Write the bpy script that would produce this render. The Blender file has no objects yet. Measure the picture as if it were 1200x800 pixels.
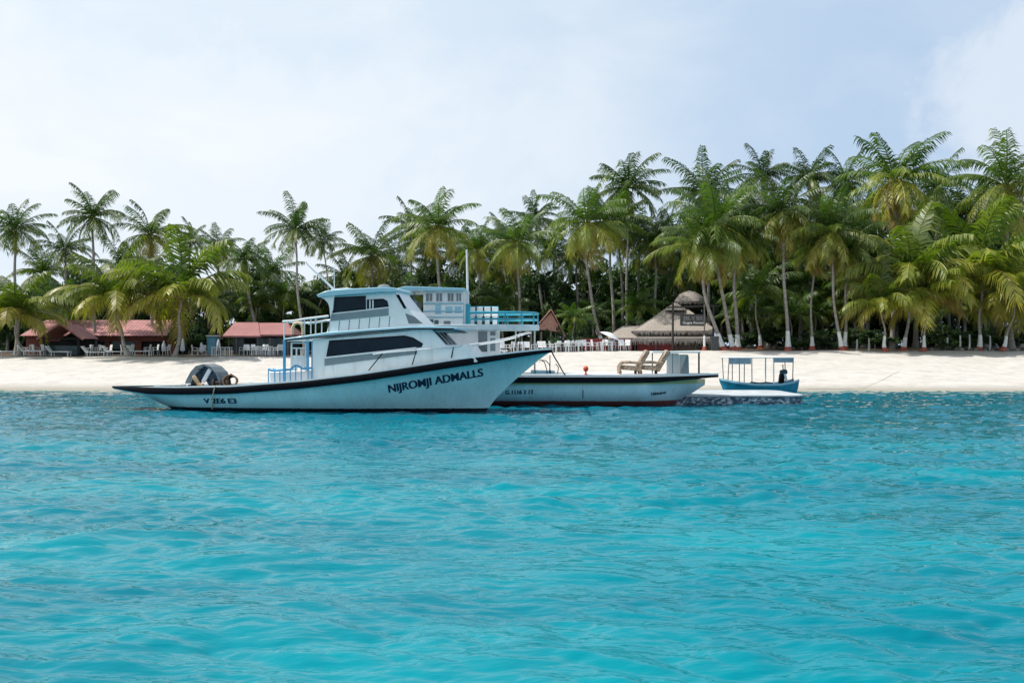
import bpy, math, random
import numpy as np
from mathutils import Vector, Matrix, noise as mnoise

random.seed(7)
RNG = np.random.default_rng(11)
SC = bpy.context.scene
COL = SC.collection
R = math.radians
PI = math.pi

# ------------------------------------------------------------------ camera model
F = 1200.0          # focal length in pixels of the 1200 px wide photograph
EYE = 2.6           # eye height above the water
HY = 405.0          # row of the horizon


def P(px, py, Y):
    return Vector(((px - 600) / F * Y, Y, EYE - (py - HY) / F * Y))


def PX(px, Y):
    return (px - 600) / F * Y


def PZ(py, Y):
    return EYE - (py - HY) / F * Y


def sstep(a, b, x):
    t = min(1.0, max(0.0, (x - a) / (b - a)))
    return t * t * (3 - 2 * t)


# ------------------------------------------------------------------ node helpers
def new_mat(name):
    m = bpy.data.materials.new(name)
    m.use_nodes = True
    nt = m.node_tree
    nt.nodes.clear()
    out = nt.nodes.new('ShaderNodeOutputMaterial')
    return m, nt, out


def nd(nt, t, **kw):
    n = nt.nodes.new(t)
    for k, v in kw.items():
        if k in n.inputs:
            n.inputs[k].default_value = v
        else:
            setattr(n, k, v)
    return n


def ramp(nt, stops, interp='LINEAR'):
    n = nt.nodes.new('ShaderNodeValToRGB')
    n.color_ramp.interpolation = interp
    el = n.color_ramp.elements
    while len(el) > 1:
        el.remove(el[-1])
    el[0].position = stops[0][0]
    el[0].color = (*stops[0][1], 1)
    for p, c in stops[1:]:
        e = el.new(p)
        e.color = (*c, 1)
    return n


def paint(name, col, rough=0.5, var=0.12, scale=3.0, bump=0.0, bscale=20.0, spec=0.5, metal=0.0, coat=0.0,
          dirt=None, stretch=(1, 1, 1)):
    """A plain procedural surface: colour with uneven wear, optional stains and relief."""
    m, nt, out = new_mat(name)
    L = nt.links.new
    b = nd(nt, 'ShaderNodeBsdfPrincipled')
    b.inputs['Roughness'].default_value = rough
    b.inputs['Metallic'].default_value = metal
    b.inputs['Specular IOR Level'].default_value = spec
    b.inputs['Coat Weight'].default_value = coat
    b.inputs['Coat Roughness'].default_value = 0.08
    tc = nd(nt, 'ShaderNodeTexCoord')
    mp = nd(nt, 'ShaderNodeMapping')
    mp.inputs['Scale'].default_value = stretch
    L(tc.outputs['Object'], mp.inputs['Vector'])
    nz = nd(nt, 'ShaderNodeTexNoise', Scale=scale, Detail=6.0, Roughness=0.6)
    L(mp.outputs[0], nz.inputs['Vector'])
    lo = tuple(c * (1 - var) for c in col)
    hi = tuple(min(1, c * (1 + var)) for c in col)
    rp = ramp(nt, [(0.3, lo), (0.7, hi)])
    L(nz.outputs['Fac'], rp.inputs['Fac'])
    colout = rp.outputs[0]
    if dirt:
        n2 = nd(nt, 'ShaderNodeTexNoise', Scale=scale * 0.7, Detail=8.0, Roughness=0.7)
        mp2 = nd(nt, 'ShaderNodeMapping')
        mp2.inputs['Scale'].default_value = (3, 3, 0.5)
        L(tc.outputs['Object'], mp2.inputs['Vector'])
        L(mp2.outputs[0], n2.inputs['Vector'])
        r2 = ramp(nt, [(0.52, (0, 0, 0)), (0.75, (dirt[1],) * 3)])
        L(n2.outputs['Fac'], r2.inputs['Fac'])
        mx = nd(nt, 'ShaderNodeMix', data_type='RGBA')
        L(r2.outputs[0], mx.inputs[0])
        L(colout, mx.inputs[6])
        mx.inputs[7].default_value = (*dirt[0], 1)
        colout = mx.outputs[2]
    L(colout, b.inputs['Base Color'])
    if bump:
        n3 = nd(nt, 'ShaderNodeTexNoise', Scale=bscale, Detail=4.0)
        L(mp.outputs[0], n3.inputs['Vector'])
        bp = nd(nt, 'ShaderNodeBump', Strength=bump, Distance=0.05)
        L(n3.outputs['Fac'], bp.inputs['Height'])
        L(bp.outputs[0], b.inputs['Normal'])
    L(b.outputs[0], out.inputs[0])
    return m


# ------------------------------------------------------------------ mesh builder
EACH = set('window side_stripe window_sill window_bar windscreen windscreen_post side_screen roof_edge_strip roof_bracket roof_post upper_rail hand_rail '
           'door_frame cleat deck_post deck_hoop helm_stand grab_rail post hanger cabin_panel cabin_door bench_rail awning_post seat rail armrest winch_frame '
           'barge_board lower_pane drain_mark upper_deck_rail seat_back_rail aft_frame whitewashed_band panel_seam rail_stanchion'.split())


class MB:
    def __init__(s):
        s.v, s.f, s.m, s.t = [], [], [], []

    def add(s, vs, fs, mi=0):
        o = len(s.v)
        s.v += [tuple(v) for v in vs]
        s.f += [tuple(i + o for i in f) for f in fs]
        s.m += [mi] * len(fs)

    def box(s, c, d, rz=0.0, mi=0, ry=0.0, rx=0.0):
        x, y, z = d[0] / 2, d[1] / 2, d[2] / 2
        M = Matrix.Translation(Vector(c)) @ Matrix.Rotation(rz, 4, 'Z') @ Matrix.Rotation(ry, 4, 'Y') @ Matrix.Rotation(rx, 4, 'X')
        vs = [M @ Vector(p) for p in ((-x, -y, -z), (x, -y, -z), (x, y, -z), (-x, y, -z), (-x, -y, z), (x, -y, z), (x, y, z), (-x, y, z))]
        s.add(vs, [(0, 3, 2, 1), (4, 5, 6, 7), (0, 1, 5, 4), (1, 2, 6, 5), (2, 3, 7, 6), (3, 0, 4, 7)], mi)

    def tube(s, pts, r, n=8, mi=0, closed=False):
        pts = [Vector(p) for p in pts]
        k = len(pts)
        rs = r if isinstance(r, (list, tuple)) else [r] * k
        vs, fs = [], []
        up = Vector((0, 0, 1))
        pu = None
        for i, p in enumerate(pts):
            if closed:
                t = pts[(i + 1) % k] - pts[i - 1]
            else:
                t = pts[min(i + 1, k - 1)] - pts[max(i - 1, 0)]
            t.normalize()
            if pu is None:
                u = up.cross(t) if abs(t.z) < 0.95 else Vector((1, 0, 0)).cross(t)
            else:
                u = pu - t * pu.dot(t)
            u.normalize()
            pu = u
            w = t.cross(u)
            for j in range(n):
                a = 2 * PI * j / n
                vs.append(p + (u * math.cos(a) + w * math.sin(a)) * rs[i])
        for i in range(k if closed else k - 1):
            i2 = (i + 1) % k
            for j in range(n):
                j2 = (j + 1) % n
                fs.append((i * n + j, i * n + j2, i2 * n + j2, i2 * n + j))
        if not closed:
            fs.append(tuple(range(n - 1, -1, -1)))
            fs.append(tuple((k - 1) * n + j for j in range(n)))
        s.add(vs, fs, mi)

    def prism(s, poly, y0, y1, mi=0):
        """poly in (x, z), swept from y0 to y1"""
        n = len(poly)
        ar = sum(poly[i][0] * poly[(i + 1) % n][1] - poly[(i + 1) % n][0] * poly[i][1] for i in range(n))
        if ar < 0:
            poly = poly[::-1]
        vs = [(x, y0, z) for x, z in poly] + [(x, y1, z) for x, z in poly]
        fs = [tuple(range(n)), tuple(range(2 * n - 1, n - 1, -1))]
        fs += [(i, i + n, (i + 1) % n + n, (i + 1) % n) for i in range(n)]
        s.add(vs, fs, mi)

    def slab(s, poly, z0, z1, mi=0):
        """poly in (x, y), from z0 to z1"""
        n = len(poly)
        ar = sum(poly[i][0] * poly[(i + 1) % n][1] - poly[(i + 1) % n][0] * poly[i][1] for i in range(n))
        if ar < 0:
            poly = poly[::-1]
        vs = [(x, y, z0) for x, y in poly] + [(x, y, z1) for x, y in poly]
        fs = [tuple(range(n - 1, -1, -1)), tuple(range(n, 2 * n))]
        fs += [(i, (i + 1) % n, (i + 1) % n + n, i + n) for i in range(n)]
        s.add(vs, fs, mi)

    def lathe(s, prof, n=20, c=(0, 0, 0), mi=0, wob=0.0):
        vs, fs = [], []
        for r, z in prof:
            for j in range(n):
                a = 2 * PI * j / n
                rr = r * (1 + wob * math.sin(3 * a + z * 5) + wob * random.uniform(-1, 1))
                vs.append((c[0] + rr * math.cos(a), c[1] + rr * math.sin(a), c[2] + z))
        for i in range(len(prof) - 1):
            for j in range(n):
                j2 = (j + 1) % n
                fs.append((i * n + j, i * n + j2, (i + 1) * n + j2, (i + 1) * n + j))
        fs.append(tuple(range(n - 1, -1, -1)))
        fs.append(tuple((len(prof) - 1) * n + j for j in range(n)))
        s.add(vs, fs, mi)

    def grid(s, rows, mi=0, closed=False):
        k, n = len(rows), len(rows[0])
        vs = [p for r in rows for p in r]
        fs = []
        for i in range(k - 1):
            for j in range(n if closed else n - 1):
                j2 = (j + 1) % n
                fs.append((i * n + j, i * n + j2, (i + 1) * n + j2, (i + 1) * n + j))
        s.add(vs, fs, mi)

    def ball(s, c, r, mi=0, n=10, sq=(1, 1, 1)):
        rows = []
        for i in range(n // 2 + 1):
            th = PI * i / (n // 2)
            th = min(max(th, 0.02), PI - 0.02)
            rows.append([(c[0] + r * sq[0] * math.sin(th) * math.cos(2 * PI * j / n), c[1] + r * sq[1] * math.sin(th) * math.sin(2 * PI * j / n),
                          c[2] - r * sq[2] * math.cos(th)) for j in range(n)])
        s.grid(rows, mi, True)

    def pieces(s, gap=0.03):
        """connected pieces, those that touch each other kept together"""
        par = list(range(len(s.v)))

        def find(a):
            while par[a] != a:
                par[a] = par[par[a]]
                a = par[a]
            return a
        for f in s.f:
            for i in f[1:]:
                par[find(i)] = find(f[0])
        comp = {}
        for i in range(len(s.v)):
            comp.setdefault(find(i), []).append(i)
        bb = []
        for ids in comp.values():
            a = np.array([s.v[i] for i in ids])
            bb.append([a.min(0) - gap / 2, a.max(0) + gap / 2, list(ids)])
        merged = True
        while merged:
            merged = False
            for i in range(len(bb)):
                for j in range(i + 1, len(bb)):
                    if all(bb[i][0] <= bb[j][1]) and all(bb[j][0] <= bb[i][1]):
                        # real boxes stay as boxes only for near neighbours
                        bb[i] = [np.minimum(bb[i][0], bb[j][0]), np.maximum(bb[i][1], bb[j][1]), bb[i][2] + bb[j][2]]
                        bb.pop(j)
                        merged = True
                        break
                if merged:
                    break
        out = []
        for _, _, ids in bb:
            st = {v: k for k, v in enumerate(sorted(ids))}
            m = MB()
            m.v = [s.v[i] for i in sorted(ids)]
            for f, mi in zip(s.f, s.m):
                if f[0] in st:
                    m.f.append(tuple(st[i] for i in f))
                    m.m.append(mi)
            out.append(m)
        return out

    def build(s, name, mats, parent=None, smooth=40, bevel=0.0):
        if name in EACH and parent:
            ps = s.pieces()
            if len(ps) > 1:
                return [p.build_one(name, mats, parent, smooth, bevel) for p in ps][0]
        return s.build_one(name, mats, parent, smooth, bevel)

    def build_one(s, name, mats, parent=None, smooth=40, bevel=0.0):
        me = bpy.data.meshes.new(name)
        me.from_pydata(s.v, [], s.f)
        mats = mats if isinstance(mats, (list, tuple)) else [mats]
        for m in mats:
            me.materials.append(m)
        if len(mats) > 1:
            me.polygons.foreach_set('material_index', s.m)
        if s.t:
            a = me.attributes.new('tint', 'FLOAT', 'POINT')
            a.data.foreach_set('value', s.t)
        me.validate()
        if smooth:
            me.polygons.foreach_set('use_smooth', [True] * len(me.polygons))
            me.set_sharp_from_angle(angle=R(smooth))
        me.update()
        o = bpy.data.objects.new(name, me)
        COL.objects.link(o)
        if parent:
            o.parent = parent
        if bevel:
            b = o.modifiers.new('Bevel', 'BEVEL')
            b.width = bevel
            b.segments = 2
            b.limit_method = 'ANGLE'
            b.angle_limit = R(35)
        return o


def tag(o, label, cat, group=None, kind=None):
    if label:
        o['label'] = label
    if cat:
        o['category'] = cat
    if group:
        o['group'] = group
    if kind:
        o['kind'] = kind
    return o


def empty(name, loc, rz=0.0):
    o = bpy.data.objects.new(name, None)
    COL.objects.link(o)
    o.location = loc
    o.rotation_euler = (0, 0, rz)
    o.empty_display_size = 0.3
    return o


def thing(name, label, cat, loc, rz=0.0, group=None):
    return tag(empty(name, loc, rz), label, cat, group)


def copy_tree(o, parent=None):
    c = o.copy()
    COL.objects.link(c)
    if parent:
        c.parent = parent
    for ch in list(o.children):
        copy_tree(ch, c)
    return c


def text_polys(body, size, bold=0.0):
    cu = bpy.data.curves.new('lettering', 'FONT')
    cu.body = body
    cu.size = size
    cu.offset = bold
    cu.align_x = 'LEFT'
    ob = bpy.data.objects.new('lettering', cu)
    COL.objects.link(ob)
    bpy.context.view_layer.update()
    me = bpy.data.meshes.new_from_object(ob)
    vs = [(v.co.x, v.co.y) for v in me.vertices]
    fs = [tuple(p.vertices) for p in me.polygons]
    bpy.data.objects.remove(ob)
    bpy.data.meshes.remove(me)
    bpy.data.curves.remove(cu)
    return vs, fs


# ------------------------------------------------------------------ materials
WHITE = paint('white_boat_paint', (0.77, 0.84, 0.85), 0.3, 0.05, 2.0, dirt=((0.42, 0.40, 0.34), 0.5), coat=0.3)
SHEET = paint('bright_white_paint', (0.82, 0.83, 0.82), 0.4, 0.05, 3.0, dirt=((0.5, 0.48, 0.42), 0.25))
PALEBLUE = paint('pale_blue_roof_paint', (0.27, 0.52, 0.62), 0.35, 0.08, 2.0, coat=0.2)
TEAL = paint('teal_paint', (0.015, 0.30, 0.40), 0.35, 0.12, 4.0)
BLUE = paint('bright_blue_paint', (0.06, 0.33, 0.58), 0.4, 0.12, 4.0)
BLACK = paint('black_rubber', (0.004, 0.005, 0.008), 0.5, 0.3, 5.0, spec=0.1)
NAVY = paint('navy_letters', (0.01, 0.015, 0.05), 0.4, 0.2, 8.0)
GREY = paint('grey_stripe_paint', (0.20, 0.26, 0.28), 0.4, 0.1, 4.0)
GLASS = paint('dark_window_glass', (0.003, 0.018, 0.030), 0.08, 0.3, 1.5, spec=0.12)
GLASS2 = paint('grey_window_glass', (0.10, 0.14, 0.16), 0.08, 0.3, 1.5, spec=0.7)
STEEL = paint('pale_rail_metal', (0.72, 0.74, 0.74), 0.3, 0.05, 6.0)
DECK = paint('worn_deck_paint', (0.50, 0.52, 0.52), 0.7, 0.15, 3.0, dirt=((0.28, 0.25, 0.2), 0.5))
CANVAS = paint('grey_canvas', (0.16, 0.19, 0.21), 0.9, 0.2, 6.0, bump=0.4, bscale=8)
TARP = paint('navy_tarp', (0.02, 0.055, 0.09), 0.6, 0.3, 5.0, bump=0.5, bscale=7)
ROPE = paint('brown_rope', (0.16, 0.09, 0.055), 0.9, 0.3, 20.0)
PALEROPE = paint('pale_rope', (0.5, 0.47, 0.38), 0.9, 0.2, 20.0)
TAN = paint('tan_cushion', (0.52, 0.36, 0.22), 0.9, 0.2, 6.0)
ORANGE = paint('orange_plastic', (0.62, 0.07, 0.02), 0.5, 0.15, 6.0)
RING = paint('faded_lifebuoy', (0.66, 0.50, 0.30), 0.7, 0.25, 5.0)
REDROOF = paint('red_sheet_roof', (0.37, 0.155, 0.145), 0.7, 0.2, 1.5, dirt=((0.46, 0.32, 0.29), 0.9), bump=0.2, bscale=6)
DUSTROOF = paint('dusty_red_roof', (0.33, 0.145, 0.14), 0.75, 0.14, 1.2, dirt=((0.36, 0.22, 0.2), 0.5))
REDWALL = paint('red_brown_wall', (0.20, 0.065, 0.05), 0.8, 0.2, 2.0)
REDFENCE = paint('red_painted_boards', (0.36, 0.05, 0.045), 0.7, 0.25, 2.0, stretch=(6, 6, 0.6))
BRICK = paint('brown_brick', (0.17, 0.12, 0.09), 0.9, 0.3, 6.0)
DARKWOOD = paint('dark_wood', (0.028, 0.024, 0.022), 0.8, 0.3, 6.0, stretch=(1, 1, 0.2))
GREYWOOD = paint('grey_weathered_wood', (0.15, 0.13, 0.115), 0.9, 0.3, 6.0, stretch=(2, 2, 0.3))
DARKIN = paint('dim_interior', (0.018, 0.02, 0.022), 0.9, 0.3, 2.0)  # near-black base colour stands in for the shade inside the huts
BLUEDOOR = paint('blue_painted_door', (0.07, 0.24, 0.38), 0.6, 0.15, 3.0)
TEALWALL = paint('teal_glazing', (0.02, 0.06, 0.075), 0.25, 0.3, 1.0)
PLASTIC = paint('white_plastic', (0.74, 0.76, 0.77), 0.4, 0.06, 5.0)
BIN = paint('dark_grey_bin', (0.05, 0.055, 0.058), 0.6, 0.2, 3.0)
CLOTH = paint('white_umbrella_cloth', (0.72, 0.74, 0.78), 0.9, 0.1, 4.0, bump=0.5, bscale=6)
LIMEWASH = paint('whitewash', (0.78, 0.78, 0.75), 0.9, 0.1, 5.0, dirt=((0.35, 0.3, 0.25), 0.5))
REDBASE = paint('red_oxide_paint', (0.38, 0.09, 0.06), 0.9, 0.2, 5.0, dirt=((0.3, 0.22, 0.17), 0.6))
BOATBLUE = paint('blue_boat_paint', (0.03, 0.26, 0.38), 0.35, 0.15, 3.0, coat=0.2)
TURQ = paint('aqua_fender_white', (0.60, 0.72, 0.74), 0.5, 0.1, 3.0)


def thatch_mat(name, col, col2):
    m, nt, out = new_mat(name)
    L = nt.links.new
    b = nd(nt, 'ShaderNodeBsdfPrincipled', Roughness=0.95)
    b.inputs['Specular IOR Level'].default_value = 0.1
    tc = nd(nt, 'ShaderNodeTexCoord')
    mp = nd(nt, 'ShaderNodeMapping')
    mp.inputs['Scale'].default_value = (9, 9, 2.2)
    L(tc.outputs['Object'], mp.inputs['Vector'])
    nz = nd(nt, 'ShaderNodeTexNoise', Scale=1.6, Detail=9.0, Roughness=0.78)
    L(mp.outputs[0], nz.inputs['Vector'])
    rp = ramp(nt, [(0.36, col2), (0.56, col), (0.8, tuple(min(1, c * 1.35) for c in col))])
    L(nz.outputs['Fac'], rp.inputs['Fac'])
    L(rp.outputs[0], b.inputs['Base Color'])
    bp = nd(nt, 'ShaderNodeBump', Strength=0.6, Distance=0.08)
    L(nz.outputs['Fac'], bp.inputs['Height'])
    L(bp.outputs[0], b.inputs['Normal'])
    L(b.outputs[0], out.inputs[0])
    return m


THATCH = thatch_mat('grey_thatch', (0.42, 0.375, 0.335), (0.15, 0.125, 0.105))
PINKTHATCH = thatch_mat('reddish_thatch', (0.42, 0.24, 0.185), (0.17, 0.09, 0.07))


def leaf_mat(name, stops, trans=0.35, rough=0.42, tcol=(0.30, 0.38, 0.05)):
    m, nt, out = new_mat(name)
    L = nt.links.new
    at = nd(nt, 'ShaderNodeAttribute', attribute_name='tint')
    oi = nd(nt, 'ShaderNodeObjectInfo')
    rp = ramp(nt, stops)
    L(at.outputs['Fac'], rp.inputs['Fac'])
    hs = nd(nt, 'ShaderNodeHueSaturation')
    mr = nd(nt, 'ShaderNodeMapRange')
    mr.inputs['To Min'].default_value = 0.75
    mr.inputs['To Max'].default_value = 1.2
    L(oi.outputs['Random'], mr.inputs['Value'])
    L(mr.outputs[0], hs.inputs['Value'])
    L(rp.outputs[0], hs.inputs['Color'])
    b = nd(nt, 'ShaderNodeBsdfPrincipled', Roughness=rough)
    L(hs.outputs[0], b.inputs['Base Color'])
    tr = nd(nt, 'ShaderNodeBsdfTranslucent')
    mx = nd(nt, 'ShaderNodeMix', data_type='RGBA', blend_type='MULTIPLY')
    mx.inputs[0].default_value = 1.0
    L(hs.outputs[0], mx.inputs[6])
    mx.inputs[7].default_value = (*[c * 5 for c in tcol], 1)
    L(mx.outputs[2], tr.inputs['Color'])
    ms = nd(nt, 'ShaderNodeMixShader', Fac=trans)
    L(b.outputs[0], ms.inputs[1])
    L(tr.outputs[0], ms.inputs[2])
    L(ms.outputs[0], out.inputs[0])
    return m


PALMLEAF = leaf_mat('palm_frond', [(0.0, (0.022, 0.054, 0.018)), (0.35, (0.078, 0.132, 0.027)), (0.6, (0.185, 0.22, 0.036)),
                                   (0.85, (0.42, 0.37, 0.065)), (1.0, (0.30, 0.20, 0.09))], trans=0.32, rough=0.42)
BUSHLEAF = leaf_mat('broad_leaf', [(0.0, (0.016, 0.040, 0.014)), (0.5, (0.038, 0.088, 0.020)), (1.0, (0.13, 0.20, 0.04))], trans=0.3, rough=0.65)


def trunk_mat():
    m, nt, out = new_mat('palm_bark')
    L = nt.links.new
    b = nd(nt, 'ShaderNodeBsdfPrincipled', Roughness=0.9)
    tc = nd(nt, 'ShaderNodeTexCoord')
    mp = nd(nt, 'ShaderNodeMapping')
    mp.inputs['Scale'].default_value = (0.6, 0.6, 5.5)
    L(tc.outputs['Object'], mp.inputs['Vector'])
    nz = nd(nt, 'ShaderNodeTexNoise', Scale=1.5, Detail=6.0, Roughness=0.7)
    L(mp.outputs[0], nz.inputs['Vector'])
    rp = ramp(nt, [(0.3, (0.16, 0.14, 0.12)), (0.6, (0.37, 0.335, 0.30)), (0.8, (0.48, 0.44, 0.40))])
    L(nz.outputs['Fac'], rp.inputs['Fac'])
    L(rp.outputs[0], b.inputs['Base Color'])
    bp = nd(nt, 'ShaderNodeBump', Strength=0.6, Distance=0.05)
    L(nz.outputs['Fac'], bp.inputs['Height'])
    L(bp.outputs[0], b.inputs['Normal'])
    L(b.outputs[0], out.inputs[0])
    return m


BARK = trunk_mat()


def hull_mat(name, top, boot, z0, z1=None, mid=None):
    """white hull with a painted boot stripe up to height z0 (and a thin line up to z1)"""
    m, nt, out = new_mat(name)
    L = nt.links.new
    b = nd(nt, 'ShaderNodeBsdfPrincipled', Roughness=0.25)
    b.inputs['Coat Weight'].default_value = 0.5
    b.inputs['Coat Roughness'].default_value = 0.05
    tc = nd(nt, 'ShaderNodeTexCoord')
    sp = nd(nt, 'ShaderNodeSeparateXYZ')
    L(tc.outputs['Object'], sp.inputs[0])
    nz = nd(nt, 'ShaderNodeTexNoise', Scale=1.2, Detail=7.0, Roughness=0.65)
    mp = nd(nt, 'ShaderNodeMapping')
    mp.inputs['Scale'].default_value = (1.2, 1.2, 0.5)
    L(tc.outputs['Object'], mp.inputs['Vector'])
    L(mp.outputs[0], nz.inputs['Vector'])
    rp = ramp(nt, [(0.3, tuple(c * 0.86 for c in top)), (0.62, top)])
    L(nz.outputs['Fac'], rp.inputs['Fac'])
    # rusty / dirty runs
    n2 = nd(nt, 'ShaderNodeTexNoise', Scale=4.0, Detail=6.0, Roughness=0.7)
    mp2 = nd(nt, 'ShaderNodeMapping')
    mp2.inputs['Scale'].default_value = (2.0, 2.0, 0.25)
    L(tc.outputs['Object'], mp2.inputs['Vector'])
    L(mp2.outputs[0], n2.inputs['Vector'])
    r2 = ramp(nt, [(0.52, (0, 0, 0)), (0.78, (0.5, 0.5, 0.5))])
    L(n2.outputs['Fac'], r2.inputs['Fac'])
    m1 = nd(nt, 'ShaderNodeMix', data_type='RGBA')
    L(r2.outputs[0], m1.inputs[0])
    L(rp.outputs[0], m1.inputs[6])
    m1.inputs[7].default_value = (0.35, 0.33, 0.27, 1)
    ad = nd(nt, 'ShaderNodeMath', operation='MULTIPLY_ADD')
    L(n2.outputs['Fac'], ad.inputs[0])
    ad.inputs[1].default_value = 0.06
    L(sp.outputs['Z'], ad.inputs[2])
    cmpn = nd(nt, 'ShaderNodeMath', operation='LESS_THAN')
    L(ad.outputs[0], cmpn.inputs[0])
    cmpn.inputs[1].default_value = z0 + 0.03
    m2 = nd(nt, 'ShaderNodeMix', data_type='RGBA')
    L(cmpn.outputs[0], m2.inputs[0])
    L(m1.outputs[2], m2.inputs[6])
    m2.inputs[7].default_value = (*boot, 1)
    colr = m2.outputs[2]
    if mid:
        g = nd(nt, 'ShaderNodeMath', operation='GREATER_THAN')
        L(sp.outputs['Z'], g.inputs[0])
        g.inputs[1].default_value = z1
        m3 = nd(nt, 'ShaderNodeMix', data_type='RGBA')
        L(g.outputs[0], m3.inputs[0])
        L(colr, m3.inputs[6])
        m3.inputs[7].default_value = (*mid, 1)
        colr = m3.outputs[2]
    L(colr, b.inputs['Base Color'])
    L(b.outputs[0], out.inputs[0])
    return m


# ------------------------------------------------------------------ the ground
def crest(x):
    return 1.75 + 0.45 * sstep(-16, 12, x)


def ground(x, y):
    sh = 59.0 + 0.5 * math.sin(x * 0.13 + 1.0) + 0.25 * math.sin(x * 0.41) - 0.02 * x * 0.5
    if y < sh:
        return max(-4.0, (y - sh) * 0.10)
    hc = crest(x)
    t = (y - sh) / (79.0 - sh)
    if t < 1:
        return hc * (0.85 * t + 0.15 * t * t * (3 - 2 * t)) + 0.035 * math.sin(x * 0.5 + y) * t * (1 - t) * 2
    return hc + min(0.35, 0.012 * (y - 79)) + 0.05 * math.sin(x * 0.7) * math.sin(y * 0.6)


def build_ground():
    ys = [-400, -60, 0, 30, 45, 52] + [54 + 0.5 * i for i in range(64)] + [88, 92, 96, 100, 110, 125, 160, 260, 700]
    xs = [-700, -300, -150] + [-100 + 1.0 * i for i in range(201)] + [150, 300, 700]
    mb = MB()
    mb.grid([[(x, y, ground(x, y) + (0.03 * mnoise.noise(Vector((x * 0.8, y * 0.8, 3))) if 58 < y < 80 else 0)) for x in xs] for y in ys])
    m, nt, out = new_mat('coral_sand_and_soil')
    L = nt.links.new
    b = nd(nt, 'ShaderNodeBsdfPrincipled', Roughness=0.95)
    b.inputs['Specular IOR Level'].default_value = 0.15
    geo = nd(nt, 'ShaderNodeNewGeometry')
    sp = nd(nt, 'ShaderNodeSeparateXYZ')
    L(geo.outputs['Position'], sp.inputs[0])
    nz = nd(nt, 'ShaderNodeTexNoise', Scale=0.9, Detail=9.0, Roughness=0.7)
    L(geo.outputs['Position'], nz.inputs['Vector'])
    sand = ramp(nt, [(0.3, (0.44, 0.415, 0.375)), (0.5, (0.54, 0.515, 0.475)), (0.7, (0.60, 0.58, 0.54))])
    L(nz.outputs['Fac'], sand.inputs['Fac'])
    # drift lines and footprints
    n2 = nd(nt, 'ShaderNodeTexNoise', Scale=2.5, Detail=8.0, Roughness=0.75)
    mp = nd(nt, 'ShaderNodeMapping')
    mp.inputs['Scale'].default_value = (0.25, 2.2, 1)
    L(geo.outputs['Position'], mp.inputs['Vector'])
    L(mp.outputs[0], n2.inputs['Vector'])
    dr = ramp(nt, [(0.56, (0, 0, 0)), (0.72, (0.55, 0.55, 0.55))])
    L(n2.outputs['Fac'], dr.inputs['Fac'])
    ma = nd(nt, 'ShaderNodeMix', data_type='RGBA')
    L(dr.outputs[0], ma.inputs[0])
    L(sand.outputs[0], ma.inputs[6])
    ma.inputs[7].default_value = (0.36, 0.31, 0.25, 1)
    # wet sand by height
    wet = nd(nt, 'ShaderNodeMapRange')
    wet.inputs['From Min'].default_value = 0.06
    wet.inputs['From Max'].default_value = 0.30
    wet.inputs['To Min'].default_value = 1.0
    wet.inputs['To Max'].default_value = 0.0
    L(sp.outputs['Z'], wet.inputs['Value'])
    mw = nd(nt, 'ShaderNodeMix', data_type='RGBA')
    L(wet.outputs[0], mw.inputs[0])
    L(ma.outputs[2], mw.inputs[6])
    mw.inputs[7].default_value = (0.33, 0.31, 0.26, 1)
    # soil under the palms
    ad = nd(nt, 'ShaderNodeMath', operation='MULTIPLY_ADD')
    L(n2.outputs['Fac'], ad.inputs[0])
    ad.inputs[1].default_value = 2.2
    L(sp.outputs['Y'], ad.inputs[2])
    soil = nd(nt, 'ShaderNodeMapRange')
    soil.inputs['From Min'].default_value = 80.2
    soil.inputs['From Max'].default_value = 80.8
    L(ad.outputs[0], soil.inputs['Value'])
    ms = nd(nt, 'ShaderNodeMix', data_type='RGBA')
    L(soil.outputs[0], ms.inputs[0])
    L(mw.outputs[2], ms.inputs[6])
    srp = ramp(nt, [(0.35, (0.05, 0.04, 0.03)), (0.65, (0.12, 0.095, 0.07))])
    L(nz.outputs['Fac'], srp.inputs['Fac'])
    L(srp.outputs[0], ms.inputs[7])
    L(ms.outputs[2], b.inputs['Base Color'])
    bp = nd(nt, 'ShaderNodeBump', Strength=0.9, Distance=0.12)
    L(nz.outputs['Fac'], bp.inputs['Height'])
    L(bp.outputs[0], b.inputs['Normal'])
    L(b.outputs[0], out.inputs[0])
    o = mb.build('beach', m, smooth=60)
    tag(o, 'pale coral sand beach rising to dark soil under the palms', 'beach', kind='structure')


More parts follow.
